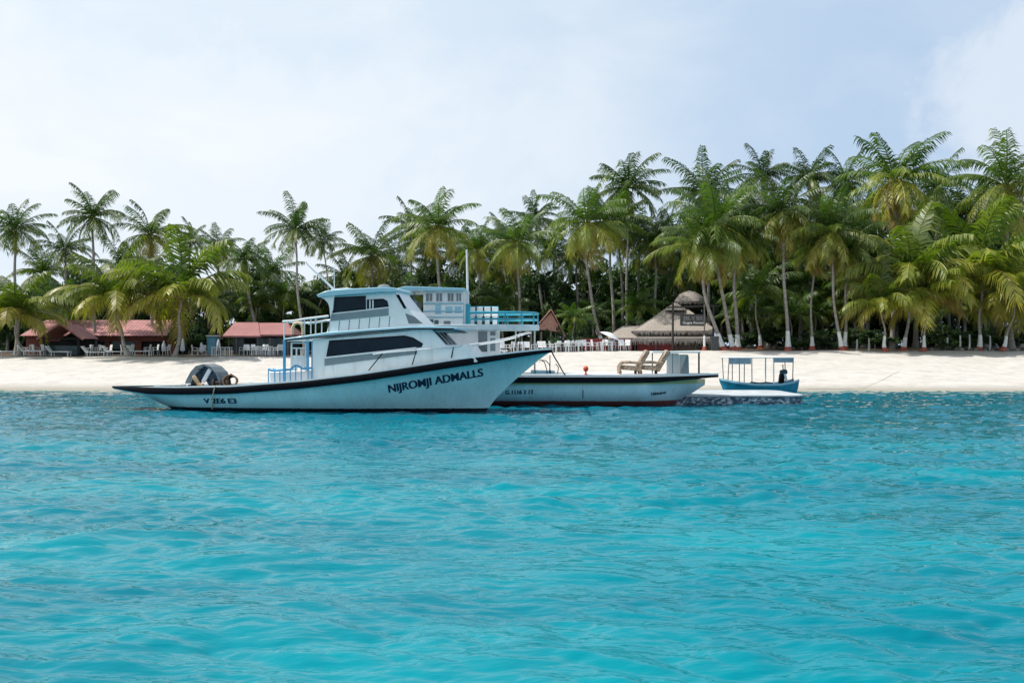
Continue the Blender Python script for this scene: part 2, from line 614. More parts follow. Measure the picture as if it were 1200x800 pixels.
# ------------------------------------------------------------------ the water
def build_water():
    NX, NY = 760, 560
    Y = 4.5 * (64.0 / 4.5) ** np.linspace(0, 1, NY)
    U = np.linspace(-1, 1, NX)
    YY = np.repeat(Y[:, None], NX, 1)
    XX = U[None, :] * (YY * 0.60 + 3.5)
    Z = np.zeros_like(XX)
    DX = np.zeros_like(XX)
    DY = np.zeros_like(XX)
    wx = XX + 0.25 * np.sin(YY * 0.7 + 1.3 * np.sin(XX * 0.37))
    wy = YY + 0.25 * np.sin(XX * 0.5 + 1.1 * np.sin(YY * 0.43))
    for i in range(56):
        lam = 0.9 * (4.0 / 0.9) ** RNG.random()
        th = RNG.normal(1.40, 0.60)
        k = 2 * PI / lam
        a = 0.0042 * lam ** 0.85 * RNG.uniform(0.5, 1.3)
        ph = k * (wx * math.cos(th) + wy * math.sin(th)) + RNG.random() * 2 * PI
        s, c = np.sin(ph), np.cos(ph)
        Z += a * s
        DX -= 0.8 * a * c * math.cos(th)
        DY -= 0.8 * a * c * math.sin(th)

    def gnoise(x, y, seed):
        """gradient noise, vectorised"""
        r = np.random.default_rng(seed)
        ang = r.random((256, 256)) * 2 * PI
        xi, yi = np.floor(x).astype(int), np.floor(y).astype(int)
        fx, fy = x - xi, y - yi

        def g(a, b):
            t = ang[(xi + a) % 256, (yi + b) % 256]
            return np.cos(t) * (fx - a) + np.sin(t) * (fy - b)
        u, v = fx * fx * fx * (fx * (fx * 6 - 15) + 10), fy * fy * fy * (fy * (fy * 6 - 15) + 10)
        n0 = g(0, 0) + u * (g(1, 0) - g(0, 0))
        n1 = g(0, 1) + u * (g(1, 1) - g(0, 1))
        return n0 + v * (n1 - n0)
    # short wind wavelets: rounded backs between sharp creases
    for q, (lx, ly, am, rot) in enumerate(((1.6, 0.62, 0.20, 0.12), (0.95, 0.37, 0.150, -0.28), (0.55, 0.21, 0.055, 0.30))):
        cr, sr = math.cos(rot), math.sin(rot)
        ux, uy = (wx * cr + wy * sr) / lx + 31 * q, (-wx * sr + wy * cr) / ly + 17 * q
        nn = gnoise(ux, uy, 50 + q)
        Z += am * (np.sqrt(nn * nn + 0.0012) - 0.2)
    gust = 0.72 + 0.28 * np.sin(XX * 0.21 + 1.7 * np.sin(YY * 0.17)) * np.sin(YY * 0.33 + 0.9 * np.sin(XX * 0.13 + 2))
    calm = 1 - 0.6 * np.clip((YY - 52) / 7, 0, 1)
    Z *= gust * calm
    co = np.stack([XX + DX * gust, YY + DY * gust, Z], -1).reshape(-1, 3)
    idx = np.arange(NX * NY).reshape(NY, NX)
    q = np.stack([idx[:-1, :-1], idx[:-1, 1:], idx[1:, 1:], idx[1:, :-1]], -1).reshape(-1, 4)
    # the calmer rest of the lagoon, as four wide aprons of the same sheet
    nb = len(co)
    yl = Y
    extra = []
    faces = []
    left = [(x - 500, y, -0.02) for x, y in zip(-(yl * 0.60 + 3.5), yl)]
    right = [(x + 500, y, -0.02) for x, y in zip((yl * 0.60 + 3.5), yl)]
    extra += left + right
    for i in range(NY - 1):
        faces.append((nb + i, idx[i, 0], idx[i + 1, 0], nb + i + 1))
        faces.append((idx[i, NX - 1], nb + NY + i, nb + NY + i + 1, idx[i + 1, NX - 1]))
    bb = nb + 2 * NY
    extra += [(-506, -400, -0.02), (506, -400, -0.02)]
    front = [bb, bb + 1, nb + NY] + [int(idx[0, j]) for j in range(NX - 1, -1, -1)] + [nb]
    co = np.vstack([co, np.array(extra)])
    me = bpy.data.meshes.new('water')
    fl = q.tolist() + [tuple(int(a) for a in f) for f in faces] + [tuple(front)]
    me.from_pydata(co.tolist(), [], fl)
    me.polygons.foreach_set('use_smooth', [True] * len(me.polygons))
    m, nt, out = new_mat('lagoon_water')
    L = nt.links.new
    b = nd(nt, 'ShaderNodeBsdfPrincipled', Roughness=0.05, IOR=1.33)
    b.inputs['Specular IOR Level'].default_value = 0.18
    geo = nd(nt, 'ShaderNodeNewGeometry')
    sp = nd(nt, 'ShaderNodeSeparateXYZ')
    L(geo.outputs['Position'], sp.inputs[0])
    nz = nd(nt, 'ShaderNodeTexNoise', Scale=0.16, Detail=5.0, Roughness=0.6)
    mp = nd(nt, 'ShaderNodeMapping')
    mp.inputs['Scale'].default_value = (0.6, 1.3, 1)
    L(geo.outputs['Position'], mp.inputs['Vector'])
    L(mp.outputs[0], nz.inputs['Vector'])
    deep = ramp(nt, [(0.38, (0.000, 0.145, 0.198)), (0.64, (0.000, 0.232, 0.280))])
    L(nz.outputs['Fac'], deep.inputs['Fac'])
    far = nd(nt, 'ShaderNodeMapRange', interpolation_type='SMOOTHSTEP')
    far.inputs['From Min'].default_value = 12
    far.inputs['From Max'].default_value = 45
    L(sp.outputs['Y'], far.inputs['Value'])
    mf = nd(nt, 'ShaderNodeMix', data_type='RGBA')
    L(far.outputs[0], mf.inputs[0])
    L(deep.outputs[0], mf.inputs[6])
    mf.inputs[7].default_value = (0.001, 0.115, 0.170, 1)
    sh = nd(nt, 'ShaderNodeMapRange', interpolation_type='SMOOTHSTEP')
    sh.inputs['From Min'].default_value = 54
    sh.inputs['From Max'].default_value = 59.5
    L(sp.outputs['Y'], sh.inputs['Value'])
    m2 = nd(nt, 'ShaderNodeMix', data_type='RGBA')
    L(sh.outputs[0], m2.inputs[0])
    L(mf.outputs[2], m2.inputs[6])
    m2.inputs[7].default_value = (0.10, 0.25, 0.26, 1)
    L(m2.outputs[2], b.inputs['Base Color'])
    # wind ripples
    n1 = nd(nt, 'ShaderNodeTexNoise', Scale=4.0, Detail=2.0, Roughness=0.5, Distortion=0.1)
    mp1 = nd(nt, 'ShaderNodeMapping')
    mp1.inputs['Scale'].default_value = (0.75, 1.9, 1)
    mp1.inputs['Rotation'].default_value = (0, 0, 0.15)
    L(geo.outputs['Position'], mp1.inputs['Vector'])
    L(mp1.outputs[0], n1.inputs['Vector'])
    b1 = nd(nt, 'ShaderNodeBump', Strength=0.35, Distance=0.06)
    L(n1.outputs['Fac'], b1.inputs['Height'])
    L(b1.outputs[0], b.inputs['Normal'])
    L(b.outputs[0], out.inputs[0])
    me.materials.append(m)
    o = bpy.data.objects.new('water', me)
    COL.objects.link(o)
    tag(o, 'rippled turquoise lagoon water in front of the beach', 'water', kind='structure')


# ------------------------------------------------------------------ boats: a frame of reference each
class Frame:
    def __init__(s, origin, ang):
        s.o = Vector((origin[0], origin[1], 0))
        s.a = ang
        s.ex = Vector((math.cos(ang), -math.sin(ang), 0))
        s.ey = Vector((math.sin(ang), math.cos(ang), 0))

    def at(s, px, py, yl):
        d = Vector(((px - 600) / F, 1, -(py - HY) / F))
        t = (yl + s.o.dot(s.ey)) / d.dot(s.ey)
        p = Vector((0, 0, EYE)) + d * t
        return ((p - s.o).dot(s.ex), p.z)

    def pts(s, lst, yl):
        return [s.at(px, py, yl) for px, py in lst]


def interp(tab, x):
    if x <= tab[0][0]:
        return tab[0][1]
    for (a, va), (b, vb) in zip(tab, tab[1:]):
        if x <= b:
            t = (x - a) / (b - a)
            return va + (vb - va) * t
    return tab[-1][1]


def smooth_interp(tab, x, w=0.5):
    return sum(interp(tab, x + w * d) for d in (-1, -0.5, 0, 0.5, 1)) / 5


class Hull:
    """Lofted hull: tables of sheer height, half beam at the sheer, keel line and flare, along x."""

    def __init__(s, x0, x1, sheer, beam, keel, flare, w=0.5):
        s.x0, s.x1, s.sheer, s.beam, s.keel, s.flare, s.w = x0, x1, sheer, beam, keel, flare, w

    def zs(s, x): return smooth_interp(s.sheer, x, s.w)
    def b(s, x): return max(0.012, smooth_interp(s.beam, x, s.w * 0.5))
    def k(s, x): return min(s.zs(x) - 0.03, smooth_interp(s.keel, x, s.w * 0.3))

    def half(s, x, z):
        k, zs = s.k(x), s.zs(x)
        t = min(1, max(0, (z - k) / (zs - k)))
        fl = interp(s.flare, x)
        g = (1 - fl) * (0.94 * (1 - (1 - t) ** 3.2) + 0.06 * t) + fl * (0.25 * t + 0.75 * t ** 1.9)
        return s.b(x) * g

    def mesh(s, n=70, m=14):
        mb = MB()
        xs = [s.x0 + (s.x1 - s.x0) * i / (n - 1) for i in range(n)]
        for sg in (-1, 1):
            rows = []
            for x in xs:
                k, zs = s.k(x), s.zs(x)
                row = []
                for j in range(m):
                    z = k + (zs - k) * (j / (m - 1)) ** 1.3
                    row.append((x, sg * s.half(x, z), z))
                rows.append(row if sg < 0 else row[::-1])
            mb.grid(rows)
        return mb

    def strip(s, x0, x1, prof, n=60, sides=(-1, 1)):
        """sweep a closed (outward, up) profile along the sheer"""
        mb = MB()
        xs = [x0 + (x1 - x0) * i / (n - 1) for i in range(n)]
        for sg in sides:
            rows = []
            for x in xs:
                q = prof(x)
                row = [(x, sg * max(0.0, s.b(x) + a), s.zs(x) + c) for a, c in q]
                rows.append(row if sg < 0 else row[::-1])
            mb.grid(rows, 0, True)
            mb.f.append(tuple(range(len(mb.v) - len(xs) * len(rows[0]), len(mb.v) - (len(xs) - 1) * len(rows[0]))))
            mb.m.append(0)
            mb.f.append(tuple(range(len(mb.v) - 1, len(mb.v) - 1 - len(rows[0]), -1)))
            mb.m.append(0)
        return mb

    def deck(s, x0, x1, dz, n=50, inset=0.03):
        mb = MB()
        rows = []
        for i in range(n):
            x = x0 + (x1 - x0) * i / (n - 1)
            bb = max(0.01, s.b(x) - inset)
            rows.append([(x, bb * j / 4, s.zs(x) + dz) for j in (-4, -2, 0, 2, 4)])
        mb.grid(rows)
        return mb

    def letters(s, body, p0, p1, h, bold, mat, parent, off=0.012):
        """lettering from local (x, z) p0 (left foot) to p1 (right foot), lying on the near side"""
        vs0, fs0 = text_polys(body, 1.0, bold)
        vs, fs, lay = [], [], []
        for k, dx in enumerate((0.0, 0.04, 0.075)):
            fs += [tuple(i + len(vs) for i in f) for f in fs0]
            vs += [(a + dx, b) for a, b in vs0]
            lay += [k * 0.003] * len(vs0)
        x0 = min(v[0] for v in vs)
        x1 = max(v[0] for v in vs)
        hh = max(v[1] for v in vs)
        out = []
        for (u, v), dl in zip(vs, lay):
            t = (u - x0) / (x1 - x0)
            x = p0[0] + (p1[0] - p0[0]) * t
            z = p0[1] + (p1[1] - p0[1]) * t + v / hh * h
            out.append((x, -s.half(x, z) - off - dl, z))
        mb = MB()
        mb.add(out, fs)
        for w in mb.pieces(h * 0.5):
            w.build_one('lettering', mat, parent, smooth=0)


def panel(fr, poly, yl, mats, name, parent, depth=0.02, both=True, bevel=0.0, far=None):
    q = fr.pts(poly, yl)
    if name == 'window' and len(poly) > 3 and mats is GLASS:
        for y in (yl - depth, -yl + depth):
            g = MB()
            g.tube([(x, y, z) for x, z in q], 0.022, 4, closed=True)
            g.build_one('window_gasket', BLACK, parent)
    mb = MB()
    mb.prism(q, yl - depth, yl + 0.03)
    if both:
        mb.prism(q, -yl - 0.03, -yl + depth)
    return mb.build(name, mats, parent, smooth=30, bevel=bevel)


def main_boat():
    A = R(8)
    fr = Frame((-0.93, 40.3), A)
    root = thing('passenger_boat', 'large white cabin boat with black rub band and pale blue flybridge roof', 'boat', fr.o, -A)
    at = fr.at
    # --- hull tables from the sheer seen on the near side
    bt = [(133, 0.02), (138, 0.35), (150, 0.75), (175, 1.15), (207, 1.38), (270, 1.6), (350, 1.75), (420, 1.75), (480, 1.62), (537, 1.32), (580, 0.92), (615, 0.50), (638, 0.16), (647, 0.012)]
    st = [(133, 452), (150, 453), (175, 453.5), (207, 454), (270, 453), (320, 450), (350, 447), (420, 439), (480, 430), (537, 421), (580, 416), (615, 412), (638, 409.5), (647, 409)]
    sheer, beam = [], []
    for px, hb in bt:
        x, z = at(px, interp(st, px), -hb)
        sheer.append((x, z))
        beam.append((x, hb))
    keel = []
    for px, py in ((133, 455.5), (150, 459), (168, 463), (182, 470), (195, 477), (206, 483)):
        keel.append(at(px, py, 0 if px < 190 else -0.2))
    xm0 = keel[-1][0]
    keel += [(xm0 + 1.2, -0.55), (-3.0, -0.6)]
    for px, py in ((562, 493), (568, 485), (575, 474), (583, 464.5), (594, 453.5), (607, 442), (621, 430.5), (634, 419.5), (647, 411)):
        keel.append(at(px, py, 0))
    x0, x1 = sheer[0][0], sheer[-1][0]
    L = x1 - x0
    flare = [(x0, 0.35), (x0 + 0.2 * L, 0.15), (x0 + 0.5 * L, 0.12), (x0 + 0.68 * L, 0.45), (x0 + 0.85 * L, 0.95), (x1, 1.0)]
    h = Hull(x0, x1, sheer, beam, keel, flare, 0.4)
    HM = hull_mat('main_hull_water_bounce', (0.43, 0.74, 0.78), (0.010, 0.013, 0.02), 0.15)  # white hull; turquoise reflected off the water is put into the base colour
    h.mesh(110, 18).build('hull', HM, root, smooth=60)

    def band(x):
        t = min(1, (x - x0) / 2.2, (x1 - x) / 4.0 + 0.22)
        d = 0.08 + 0.20 * max(0, t)
        return [(-0.09, -d), (0.05, -d), (0.075, -d * 0.6), (0.075, -0.05), (0.055, -0.012), (-0.09, -0.012)]
    h.strip(x0, x1, band, 90).build('rub_band', BLACK, root, smooth=30)
    h.strip(x0 + 2.4, x1 - 0.02, lambda x: [(-0.11, -0.008), (0.05, -0.008), (0.05, 0.05), (-0.11, 0.05)], 70).build('gunwale', WHITE, root, smooth=30)
    h.deck(x0 + 0.1, x1 - 0.3, -0.06).build('deck', DECK, root, smooth=30)
    # lettering
    p0, p1 = at(455, 460, -1.3), at(565.5, 440.5, -0.8)
    h.letters('NIJROMJI ADMALLS', p0, p1, 0.30, 0.008, NAVY, root)
    p0, p1 = at(238.5, 472.3, -1.3), at(278.5, 472.3, -1.3)
    h.letters('V 2E6 E3', p0, p1, 0.20, 0.014, NAVY, root)
    # --- lower cabin
    yc = -1.22
    prof = [(366, 398), (440, 391), (505, 384.5), (523, 405), (546, 404), (560, 424), (366, 455)]
    mb = MB()
    mb.prism(fr.pts(prof, yc), yc, -yc)
    cab = mb.build('cabin', WHITE, root, smooth=30, bevel=0.03)
    panel(fr, [(386, 399.5), (474, 393.5), (484, 396), (495.5, 403), (494, 406), (382.5, 417.5)], yc, GLASS, 'window', cab, 0.012)
    panel(fr, [(380.5, 420), (488, 408.5), (489, 414.5), (380.5, 428.5)], yc, GREY, 'side_stripe', cab, 0.02)
    panel(fr, [(382, 418), (488, 406.6), (488.5, 408.3), (381.5, 420)], yc, WHITE, 'window_sill', cab, 0.045)
    # windscreen on the sloping front
    a = Vector(at(505, 384.5, yc)).to_3d()
    (ax, az), (bx, bz) = at(505, 384.5, yc), at(523, 405, yc)
    n = Vector((-(bz - az), bx - ax)).normalized()
    if n.x < 0:
        n = -n

    def slope(t, y, o):
        return (ax + (bx - ax) * t + n.x * o, y, az + (bz - az) * t + n.y * o)
    mb = MB()
    for y0, y1 in ((-1.08, -0.36), (-0.28, 0.28), (0.36, 1.08)):
        vs = [slope(0.2, y0, 0.01), slope(0.2, y1, 0.01), slope(0.92, y1, 0.01), slope(0.92, y0, 0.01)]
        vs2 = [slope(0.2, y0, -0.03), slope(0.2, y1, -0.03), slope(0.92, y1, -0.03), slope(0.92, y0, -0.03)]
        mb.add(vs + vs2, [(0, 3, 2, 1), (0, 1, 5, 4), (1, 2, 6, 5), (2, 3, 7, 6), (3, 0, 4, 7)])
    mb.build('windscreen', GLASS, cab, smooth=0)
    mb = MB()
    for y in (-0.72, 0.0, 0.72):
        mb.tube([slope(0.25, y - 0.18, 0.05), slope(0.9, y + 0.12, 0.04)], 0.022, 6)
    mb.build('window_bar', STEEL, cab)
    # lower roof: a slab with a dark line under its edge
    yr = -1.42
    top = [(332, 396.5), (357, 393), (383, 389.2), (430, 385.5), (480, 382.3), (505, 382), (537, 383.5)]
    bot = [(537, 386.5), (505, 386), (480, 386.5), (430, 390.3), (383, 394.8), (357, 397.7), (333, 399.8)]
    mb = MB()
    mb.prism(fr.pts(top + bot, yr), yr, -yr)
    roof = mb.build('cabin_roof', PALEBLUE, root, smooth=30, bevel=0.03)
    line = [(334, 398.6), (383, 393.6), (430, 389.0), (480, 385.2), (532, 385.3)]
    mb = MB()
    q = fr.pts(line, yr)
    mb.tube([(x, yr - 0.006, z) for x, z in q], 0.03, 6)
    mb.tube([(x, -yr + 0.006, z) for x, z in q], 0.03, 6)
    mb.build('roof_edge_strip', BLACK, roof)
    # visor box at the front of the roof
    mb = MB()
    mb.prism(fr.pts([(507, 386.5), (531, 386.8), (536, 390), (512, 389.5)], -1.2), -1.2, 1.2)
    mb.build('visor', GREY, roof, smooth=30, bevel=0.02)
    # --- flybridge
    yf = -1.05
    fprof = [(382, 391), (387, 375), (391.5, 347), (450, 341), (463, 341), (479, 362), (495, 379), (499, 386)]
    mb = MB()
    mb.prism(fr.pts(fprof, yf), yf, -yf)
    fb = mb.build('flybridge', SHEET, root, smooth=30, bevel=0.03)
    panel(fr, [(391.6, 349), (428.6, 347), (428.6, 361.8), (389.2, 366)], yf, GLASS, 'window', fb, 0.012)
    panel(fr, [(430.3, 351.5), (449, 350.5), (453.5, 353), (455.5, 358.5), (430.3, 361.3)], yf, GLASS, 'window', fb, 0.012)
    panel(fr, [(388.7, 368.4), (455.4, 361), (455.4, 369.5), (386.7, 376.2)], yf, GREY, 'side_stripe', fb, 0.018)
    for u in (433, 436.5):
        panel(fr, [(u, 351), (u + 1.4, 351), (u + 1.4, 361.5), (u, 361.8)], yf, SHEET, 'window_bar', fb, 0.03, both=False)
    mb = MB()
    for i in range(7):
        px = 384.5 + 11.8 * i
        yb = 388.8 - 0.09 * (px - 382)
        yt = 376.6 - 0.092 * (px - 387)
        q = fr.pts([(px, yb), (px + 1.0, yb), (px + 2.2, yt), (px + 1.2, yt)], yf)
        mb.prism(q, yf - 0.008, yf + 0.02)
    mb.build('panel_seam', GREY, fb, smooth=0)
    panel(fr, [(464, 345.5), (467.5, 345), (476.5, 361), (473.5, 361.5)], yf, BLACK, 'windscreen_post', fb, 0.02)
    panel(fr, [(475, 367), (486, 371), (495.5, 379), (479, 379)], yf, GLASS2, 'side_screen', fb, 0.015)
    yr = -1.28
    mb = MB()
    mb.prism(fr.pts([(371, 345.3), (379, 341.8), (386, 340), (408, 338.4), (450, 336.2), (462, 337), (464.5, 339.5), (463, 342.3), (450, 342), (372, 348)], yr), yr, -yr)
    fr_roof = mb.build('flybridge_roof', PALEBLUE, root, smooth=30, bevel=0.025)
    mb = MB()
    mb.prism(fr.pts([(388, 338.5), (408, 337), (409, 339.5), (388, 340.5)], -0.5), -0.5, 0.4)
    mb.build('roof_hatch', SHEET, fr_roof, bevel=0.01)
    mb = MB()
    for yy in (yr + 0.1, -yr - 0.18):
        mb.prism(fr.pts([(374, 347), (391.5, 347.5), (390, 362), (387, 372), (386.5, 361), (384, 354.5), (380, 350.5)], yy), yy, yy + 0.08)
    mb.build('roof_bracket', SHEET, fr_roof, smooth=30)
    # searchlight bump and aerials
    mb = MB()
    x, z = at(450, 336.5, 0)
    mb.lathe([(0.26, -0.02), (0.26, 0.02), (0.18, 0.09), (0.03, 0.12)], 14, (x, 0, z))
    mb.build('radar_dome', CANVAS, fr_roof)
    mb = MB()
    x, z = at(391, 339, -0.6)
    xa, za = at(359, 308.5, -0.6)
    mb.tube([(x, -0.6, z), (xa, -0.6, za)], [0.05, 0.028], 6)
    mb.build('outrigger_pole', STEEL, fr_roof)
    mb = MB()
    x, z = at(391.8, 339, -0.4)
    xa, za = at(391.6, 312, -0.4)
    mb.tube([(x, -0.4, z), (xa, -0.4, za)], 0.018, 6)
    mb.build('aerial', STEEL, fr_roof)
    # --- upper deck rails aft
    mb = MB()
    for yy in (-1.3, 1.3):
        def v(px, py):
            x, z = at(px, py, -1.3)
            return (x, yy, z)
        mb.tube([v(331.5, 376.6), v(345, 375.8), v(357, 373.6), v(385, 370.2)], 0.045, 8)
        if yy > 0:
            continue
        mb.tube([v(363, 378), v(383, 375.8)], 0.026, 6)
        for a, b in ((364.2, 391), (369.8, 390.5), (377, 389.5), (356.8, 392.2)):
            mb.tube([v(a, b), v(a, 372.5 if a < 370 else 376)], 0.024, 6)
        mb.tube([v(333, 396.5), v(333, 376.5)], 0.024, 6)
    x, z = at(331.5, 376.6, -1.3)
    mb.tube([(x, -1.3, z), (x, 1.3, z)], 0.035, 8)
    mb.build('upper_rail', STEEL, root)
    # --- side hand rail towards the bow
    mb = MB()
    for sg in (-1, 1):
        def w(px, py, hb):
            x, z = at(px, py, -hb)
            return (x, sg * hb, z)
        path = [w(437, 415, 1.5), (*w(452, 413, 1.5),), w(500, 409, 1.42), w(542, 405, 1.2), w(575, 400.5, 0.92), w(598, 395.5, 0.66), w(612, 391, 0.45), w(620, 389.5, 0.36)]
        mb.tube(path, 0.026, 8)
        sb = MB()
        for (a, b), (c, d) in (((432, 434), (449, 413)), ((483, 427.5), (488, 410.3)), ((529, 419), (531.5, 406.3)), ((604, 411), (606, 393))):
            hb1 = interp([(400, 1.55), (480, 1.5), (537, 1.2), (604, 0.55)], a)
            sb.tube([w(a, b, hb1), w(c, d, hb1 - 0.03)], 0.022, 6)
        sb.build('rail_stanchion', BLACK, root)
    mb.build('hand_rail', STEEL, root)
    # --- aft shelter: blue posts, doorway frame, stern bench rail
    mb = MB()
    for yy in (-1.36, 1.36):
        x, z = at(333.3, 398, -1.36)
        _, z2 = at(333.3, 450, -1.36)
        mb.box((x, yy, (z + z2) / 2), (0.10, 0.08, z - z2))
    mb.build('roof_post', BLUE, root, bevel=0.012)
    mb = MB()
    x, z = at(366, 399, yc)
    for y0, y1 in ((-1.19, -1.02), (-0.25, -0.12), (0.55, 0.68)):
        mb.box((x - 0.03, (y0 + y1) / 2, (0.9 + z) / 2), (0.05, y1 - y0, z - 0.95))
    mb.build('door_frame', BLUE, cab, smooth=30)
    mb = MB()
    mb.box((x - 0.012, -0.62, 1.78), (0.03, 0.72, 1.65))
    mb.build('cabin_door', GLASS, cab)
    # white aft frame with baluster openings
    mb = MB()
    yy = -1.0
    for px0, px1 in ((340.5, 342.2), (346.5, 348), (352, 353.2), (357, 358.5)):
        q = fr.pts([(px0, 401.5 if px0 in (340.5, 357) else 407), (px1, 401.5 if px0 in (340.5, 357) else 407), (px1, 447), (px0, 447)], yy)
        mb.prism(q, yy, yy + 0.05)
    for a, b in ((401, 402.5), (407, 408.5), (416.5, 430)):
        mb.prism(fr.pts([(340.5, a), (358.5, a), (358.5, b), (340.5, b)], yy), yy + 0.005, yy + 0.045)
    mb.build('aft_frame', SHEET, root, smooth=0)
    mb = MB()
    yy = -1.3
    path = [(314.5, 432.5), (318, 433.8), (322, 434.3), (332, 433.3), (340, 433), (343, 430.5), (346.5, 428), (350, 429), (355, 432), (365.5, 431)]
    q = fr.pts(path, yy)
    mb.tube([(x, yy, z) for x, z in q], 0.045, 8)
    mb.tube([(x, yy + 0.5, z) for x, z in q], 0.03, 8)
    for px in (314.6, 322, 328, 340.3, 346.5, 353, 361, 365.5):
        py = interp(path, px)
        x, z = at(px, py, yy)
        mb.tube([(x, yy, z), (x, yy, z - 0.62)], 0.022, 6)
    mb.build('bench_rail', BLUE, root)
    mb = MB()
    mb.prism(fr.pts([(315, 436), (365, 434), (366, 448), (316, 452)], -1.1), -1.05, -0.6)
    mb.build('stern_bench', SHEET, root, bevel=0.02)
    # cleats and fittings on the deck
    mb = MB()
    for px in (225, 300, 590):
        x, z = at(px, interp(st, px) - 1, -0.9)
        z = h.zs(x) + 0.06
        y = -h.b(x) + 0.1
        mb.box((x, y, z + 0.03), (0.06, 0.06, 0.06))
        mb.tube([(x - 0.14, y, z + 0.07), (x + 0.14, y, z + 0.07)], 0.022, 6)
    mb.build('cleat', STEEL, root)

    def wpt(xl, yl, z):
        return fr.o + fr.ex * xl + fr.ey * yl + Vector((0, 0, z))
    # --- things carried by the boat -------------------------------------------------
    x, z = at(349, 385.5, -1.34)
    z0 = at(349, 393.2, -1.34)[1] - 0.005
    c = wpt(x, -1.36, z0)
    mb = MB()
    pts = [(-0.21, 0, 0.05), (-0.22, 0, 0.30), (-0.14, 0, 0.46), (0, 0, 0.51), (0.14, 0, 0.46), (0.22, 0, 0.30), (0.21, 0, 0.05)]
    fine = []
    for i in range(len(pts) - 1):
        for t in (0, 0.33, 0.66):
            fine.append(Vector(pts[i]).lerp(Vector(pts[i + 1]), t))
    fine.append(Vector(pts[-1]))
    mb.tube(fine, 0.058, 10)
    o = mb.build('life_buoy', [RING], smooth=60)
    o.location = c
    o.rotation_euler = (0, 0, -A)
    tag(o, 'faded horseshoe life buoy standing at the upper deck rail of the cabin boat', 'life buoy')
    # hooped canvas cover
    xa, za = at(213, 452.5, -1.1)
    xb, _ = at(257, 452.5, -1.1)
    zb = h.zs((xa + xb) / 2) - 0.055
    t = thing('spray_hood', 'grey hooped canvas hood over navy tarpaulin on the low stern of the cabin boat', 'boat cover', wpt((xa + xb) / 2, -0.4, zb), -A)
    hw = (xb - xa) / 2

    def arc(u, rr=1.0):          # u 0..1 from stern foot over the top to the fore foot
        pts = [(-1.0, 0.02), (-0.86, 0.32), (-0.62, 0.66), (-0.35, 0.88), (0.05, 0.97), (0.45, 0.86), (0.78, 0.62), (0.95, 0.30), (1.0, 0.05)]
        i = min(int(u * 8), 7)
        f = u * 8 - i
        a, b = pts[i], pts[i + 1]
        return ((a[0] + (b[0] - a[0]) * f) * hw * rr, (a[1] + (b[1] - a[1]) * f) * 1.0 * rr)
    mb = MB()
    rows = []
    for i in range(33):
        u = i / 32
        x, z = arc(u)
        xi, zi = arc(u, 0.84 if u < 0.5 else 0.93)
        rows.append([(x, -0.55, z), (x, 0.5, z), (xi, 0.5, zi), (xi + (0.12 if u < 0.4 else 0), -0.55, zi)])
    mb.grid(rows, 0, True)
    mb.build('canvas_hoop', CANVAS, t, smooth=40)
    mb = MB()
    rows = []
    for i in range(15):
        u = 0.22 + 0.70 * i / 14
        x, z = arc(u, 0.90)
        rows.append([(x * (1 - 0.75 * k / 5), -0.35 + 0.06 * math.sin(i * 1.7 + k), max(0.03, z * (1 - 0.62 * k / 5) - 0.0)) for k in range(6)])
    mb.grid(rows)
    rows2 = [[(p[0], p[1] + 0.6, p[2]) for p in r] for r in rows]
    mb.grid([r[::-1] for r in rows2])
    mb.build('tarpaulin', TARP, t, smooth=60)
    mb = MB()
    mb.box((0.17 * hw, -0.43, 0.50), (0.17, 0.10, 0.62), ry=R(30))
    mb.build('white_strap', CLOTH, t, bevel=0.03)
    mb = MB()
    mb.box((-0.30 * hw, -0.5, 0.27), (0.17, 0.14, 0.56), ry=R(-32))
    mb.box((-0.12 * hw, -0.48, 0.14), (0.26, 0.2, 0.12), ry=R(15))
    mb.build('tan_cushion', TAN, t, bevel=0.05)
    x, z = at(223.5, 450.5, -1.2)
    mb = MB()
    mb.ball((0, 0, 0.11), 0.13, n=14, sq=(1.25, 1, 0.8))
    o = mb.build('fender', BLACK)
    o.location = wpt(x, -1.08, h.zs(x) - 0.055)
    tag(o, 'small round black fender lying below the canvas hood on the stern', 'fender')
    # rope coil and hauling gear
    x, z = at(268, 450, -1.1)
    mb = MB()
    for i in range(9):
        rr = 0.27 - 0.012 * i
        tilt = random.uniform(-0.25, 0.25)
        cx, cy = random.uniform(-0.05, 0.05), -0.06 + 0.03 * i
        mb.tube([(cx + rr * math.cos(a) * 1.1, cy + 0.05 * math.sin(a + tilt), 0.27 + rr * math.sin(a) * 0.9) for a in [2 * PI * k / 22 for k in range(22)]], 0.022, 6, closed=True)
    o = mb.build('rope_coil', ROPE)
    o.location = wpt(x, -0.95, h.zs(x) - 0.065)
    o.rotation_euler = (0, 0, -A)
    tag(o, 'loose brown rope coil standing beside the canvas hood on the stern', 'rope')
    x, z = at(256, 449, -1.1)
    t = thing('anchor_winch', 'rusty brown hand winch between the canvas hood and the rope coil', 'winch', wpt(x, -0.85, h.zs(x) - 0.065), -A)
    mb = MB()
    for s_ in (-0.3, 0.3):
        mb.box((s_, 0, 0.16), (0.05, 0.3, 0.32))
    mb.box((0, 0, 0.03), (0.75, 0.4, 0.06))
    mb.build('winch_frame', ROPE, t, bevel=0.01)
    mb = MB()
    mb.tube([(-0.28, 0, 0.2), (-0.25, 0, 0.2), (-0.25, 0, 0.2), (0.25, 0, 0.2), (0.25, 0, 0.2), (0.28, 0, 0.2)], [0.17, 0.17, 0.11, 0.11, 0.17, 0.17], 14)
    mb.build('winch_drum', DARKWOOD, t)
    mb = MB()
    mb.tube([(0.3, 0, 0.2), (0.38, 0, 0.2), (0.38, -0.05, 0.5), (0.46, -0.05, 0.5)], 0.025, 6)
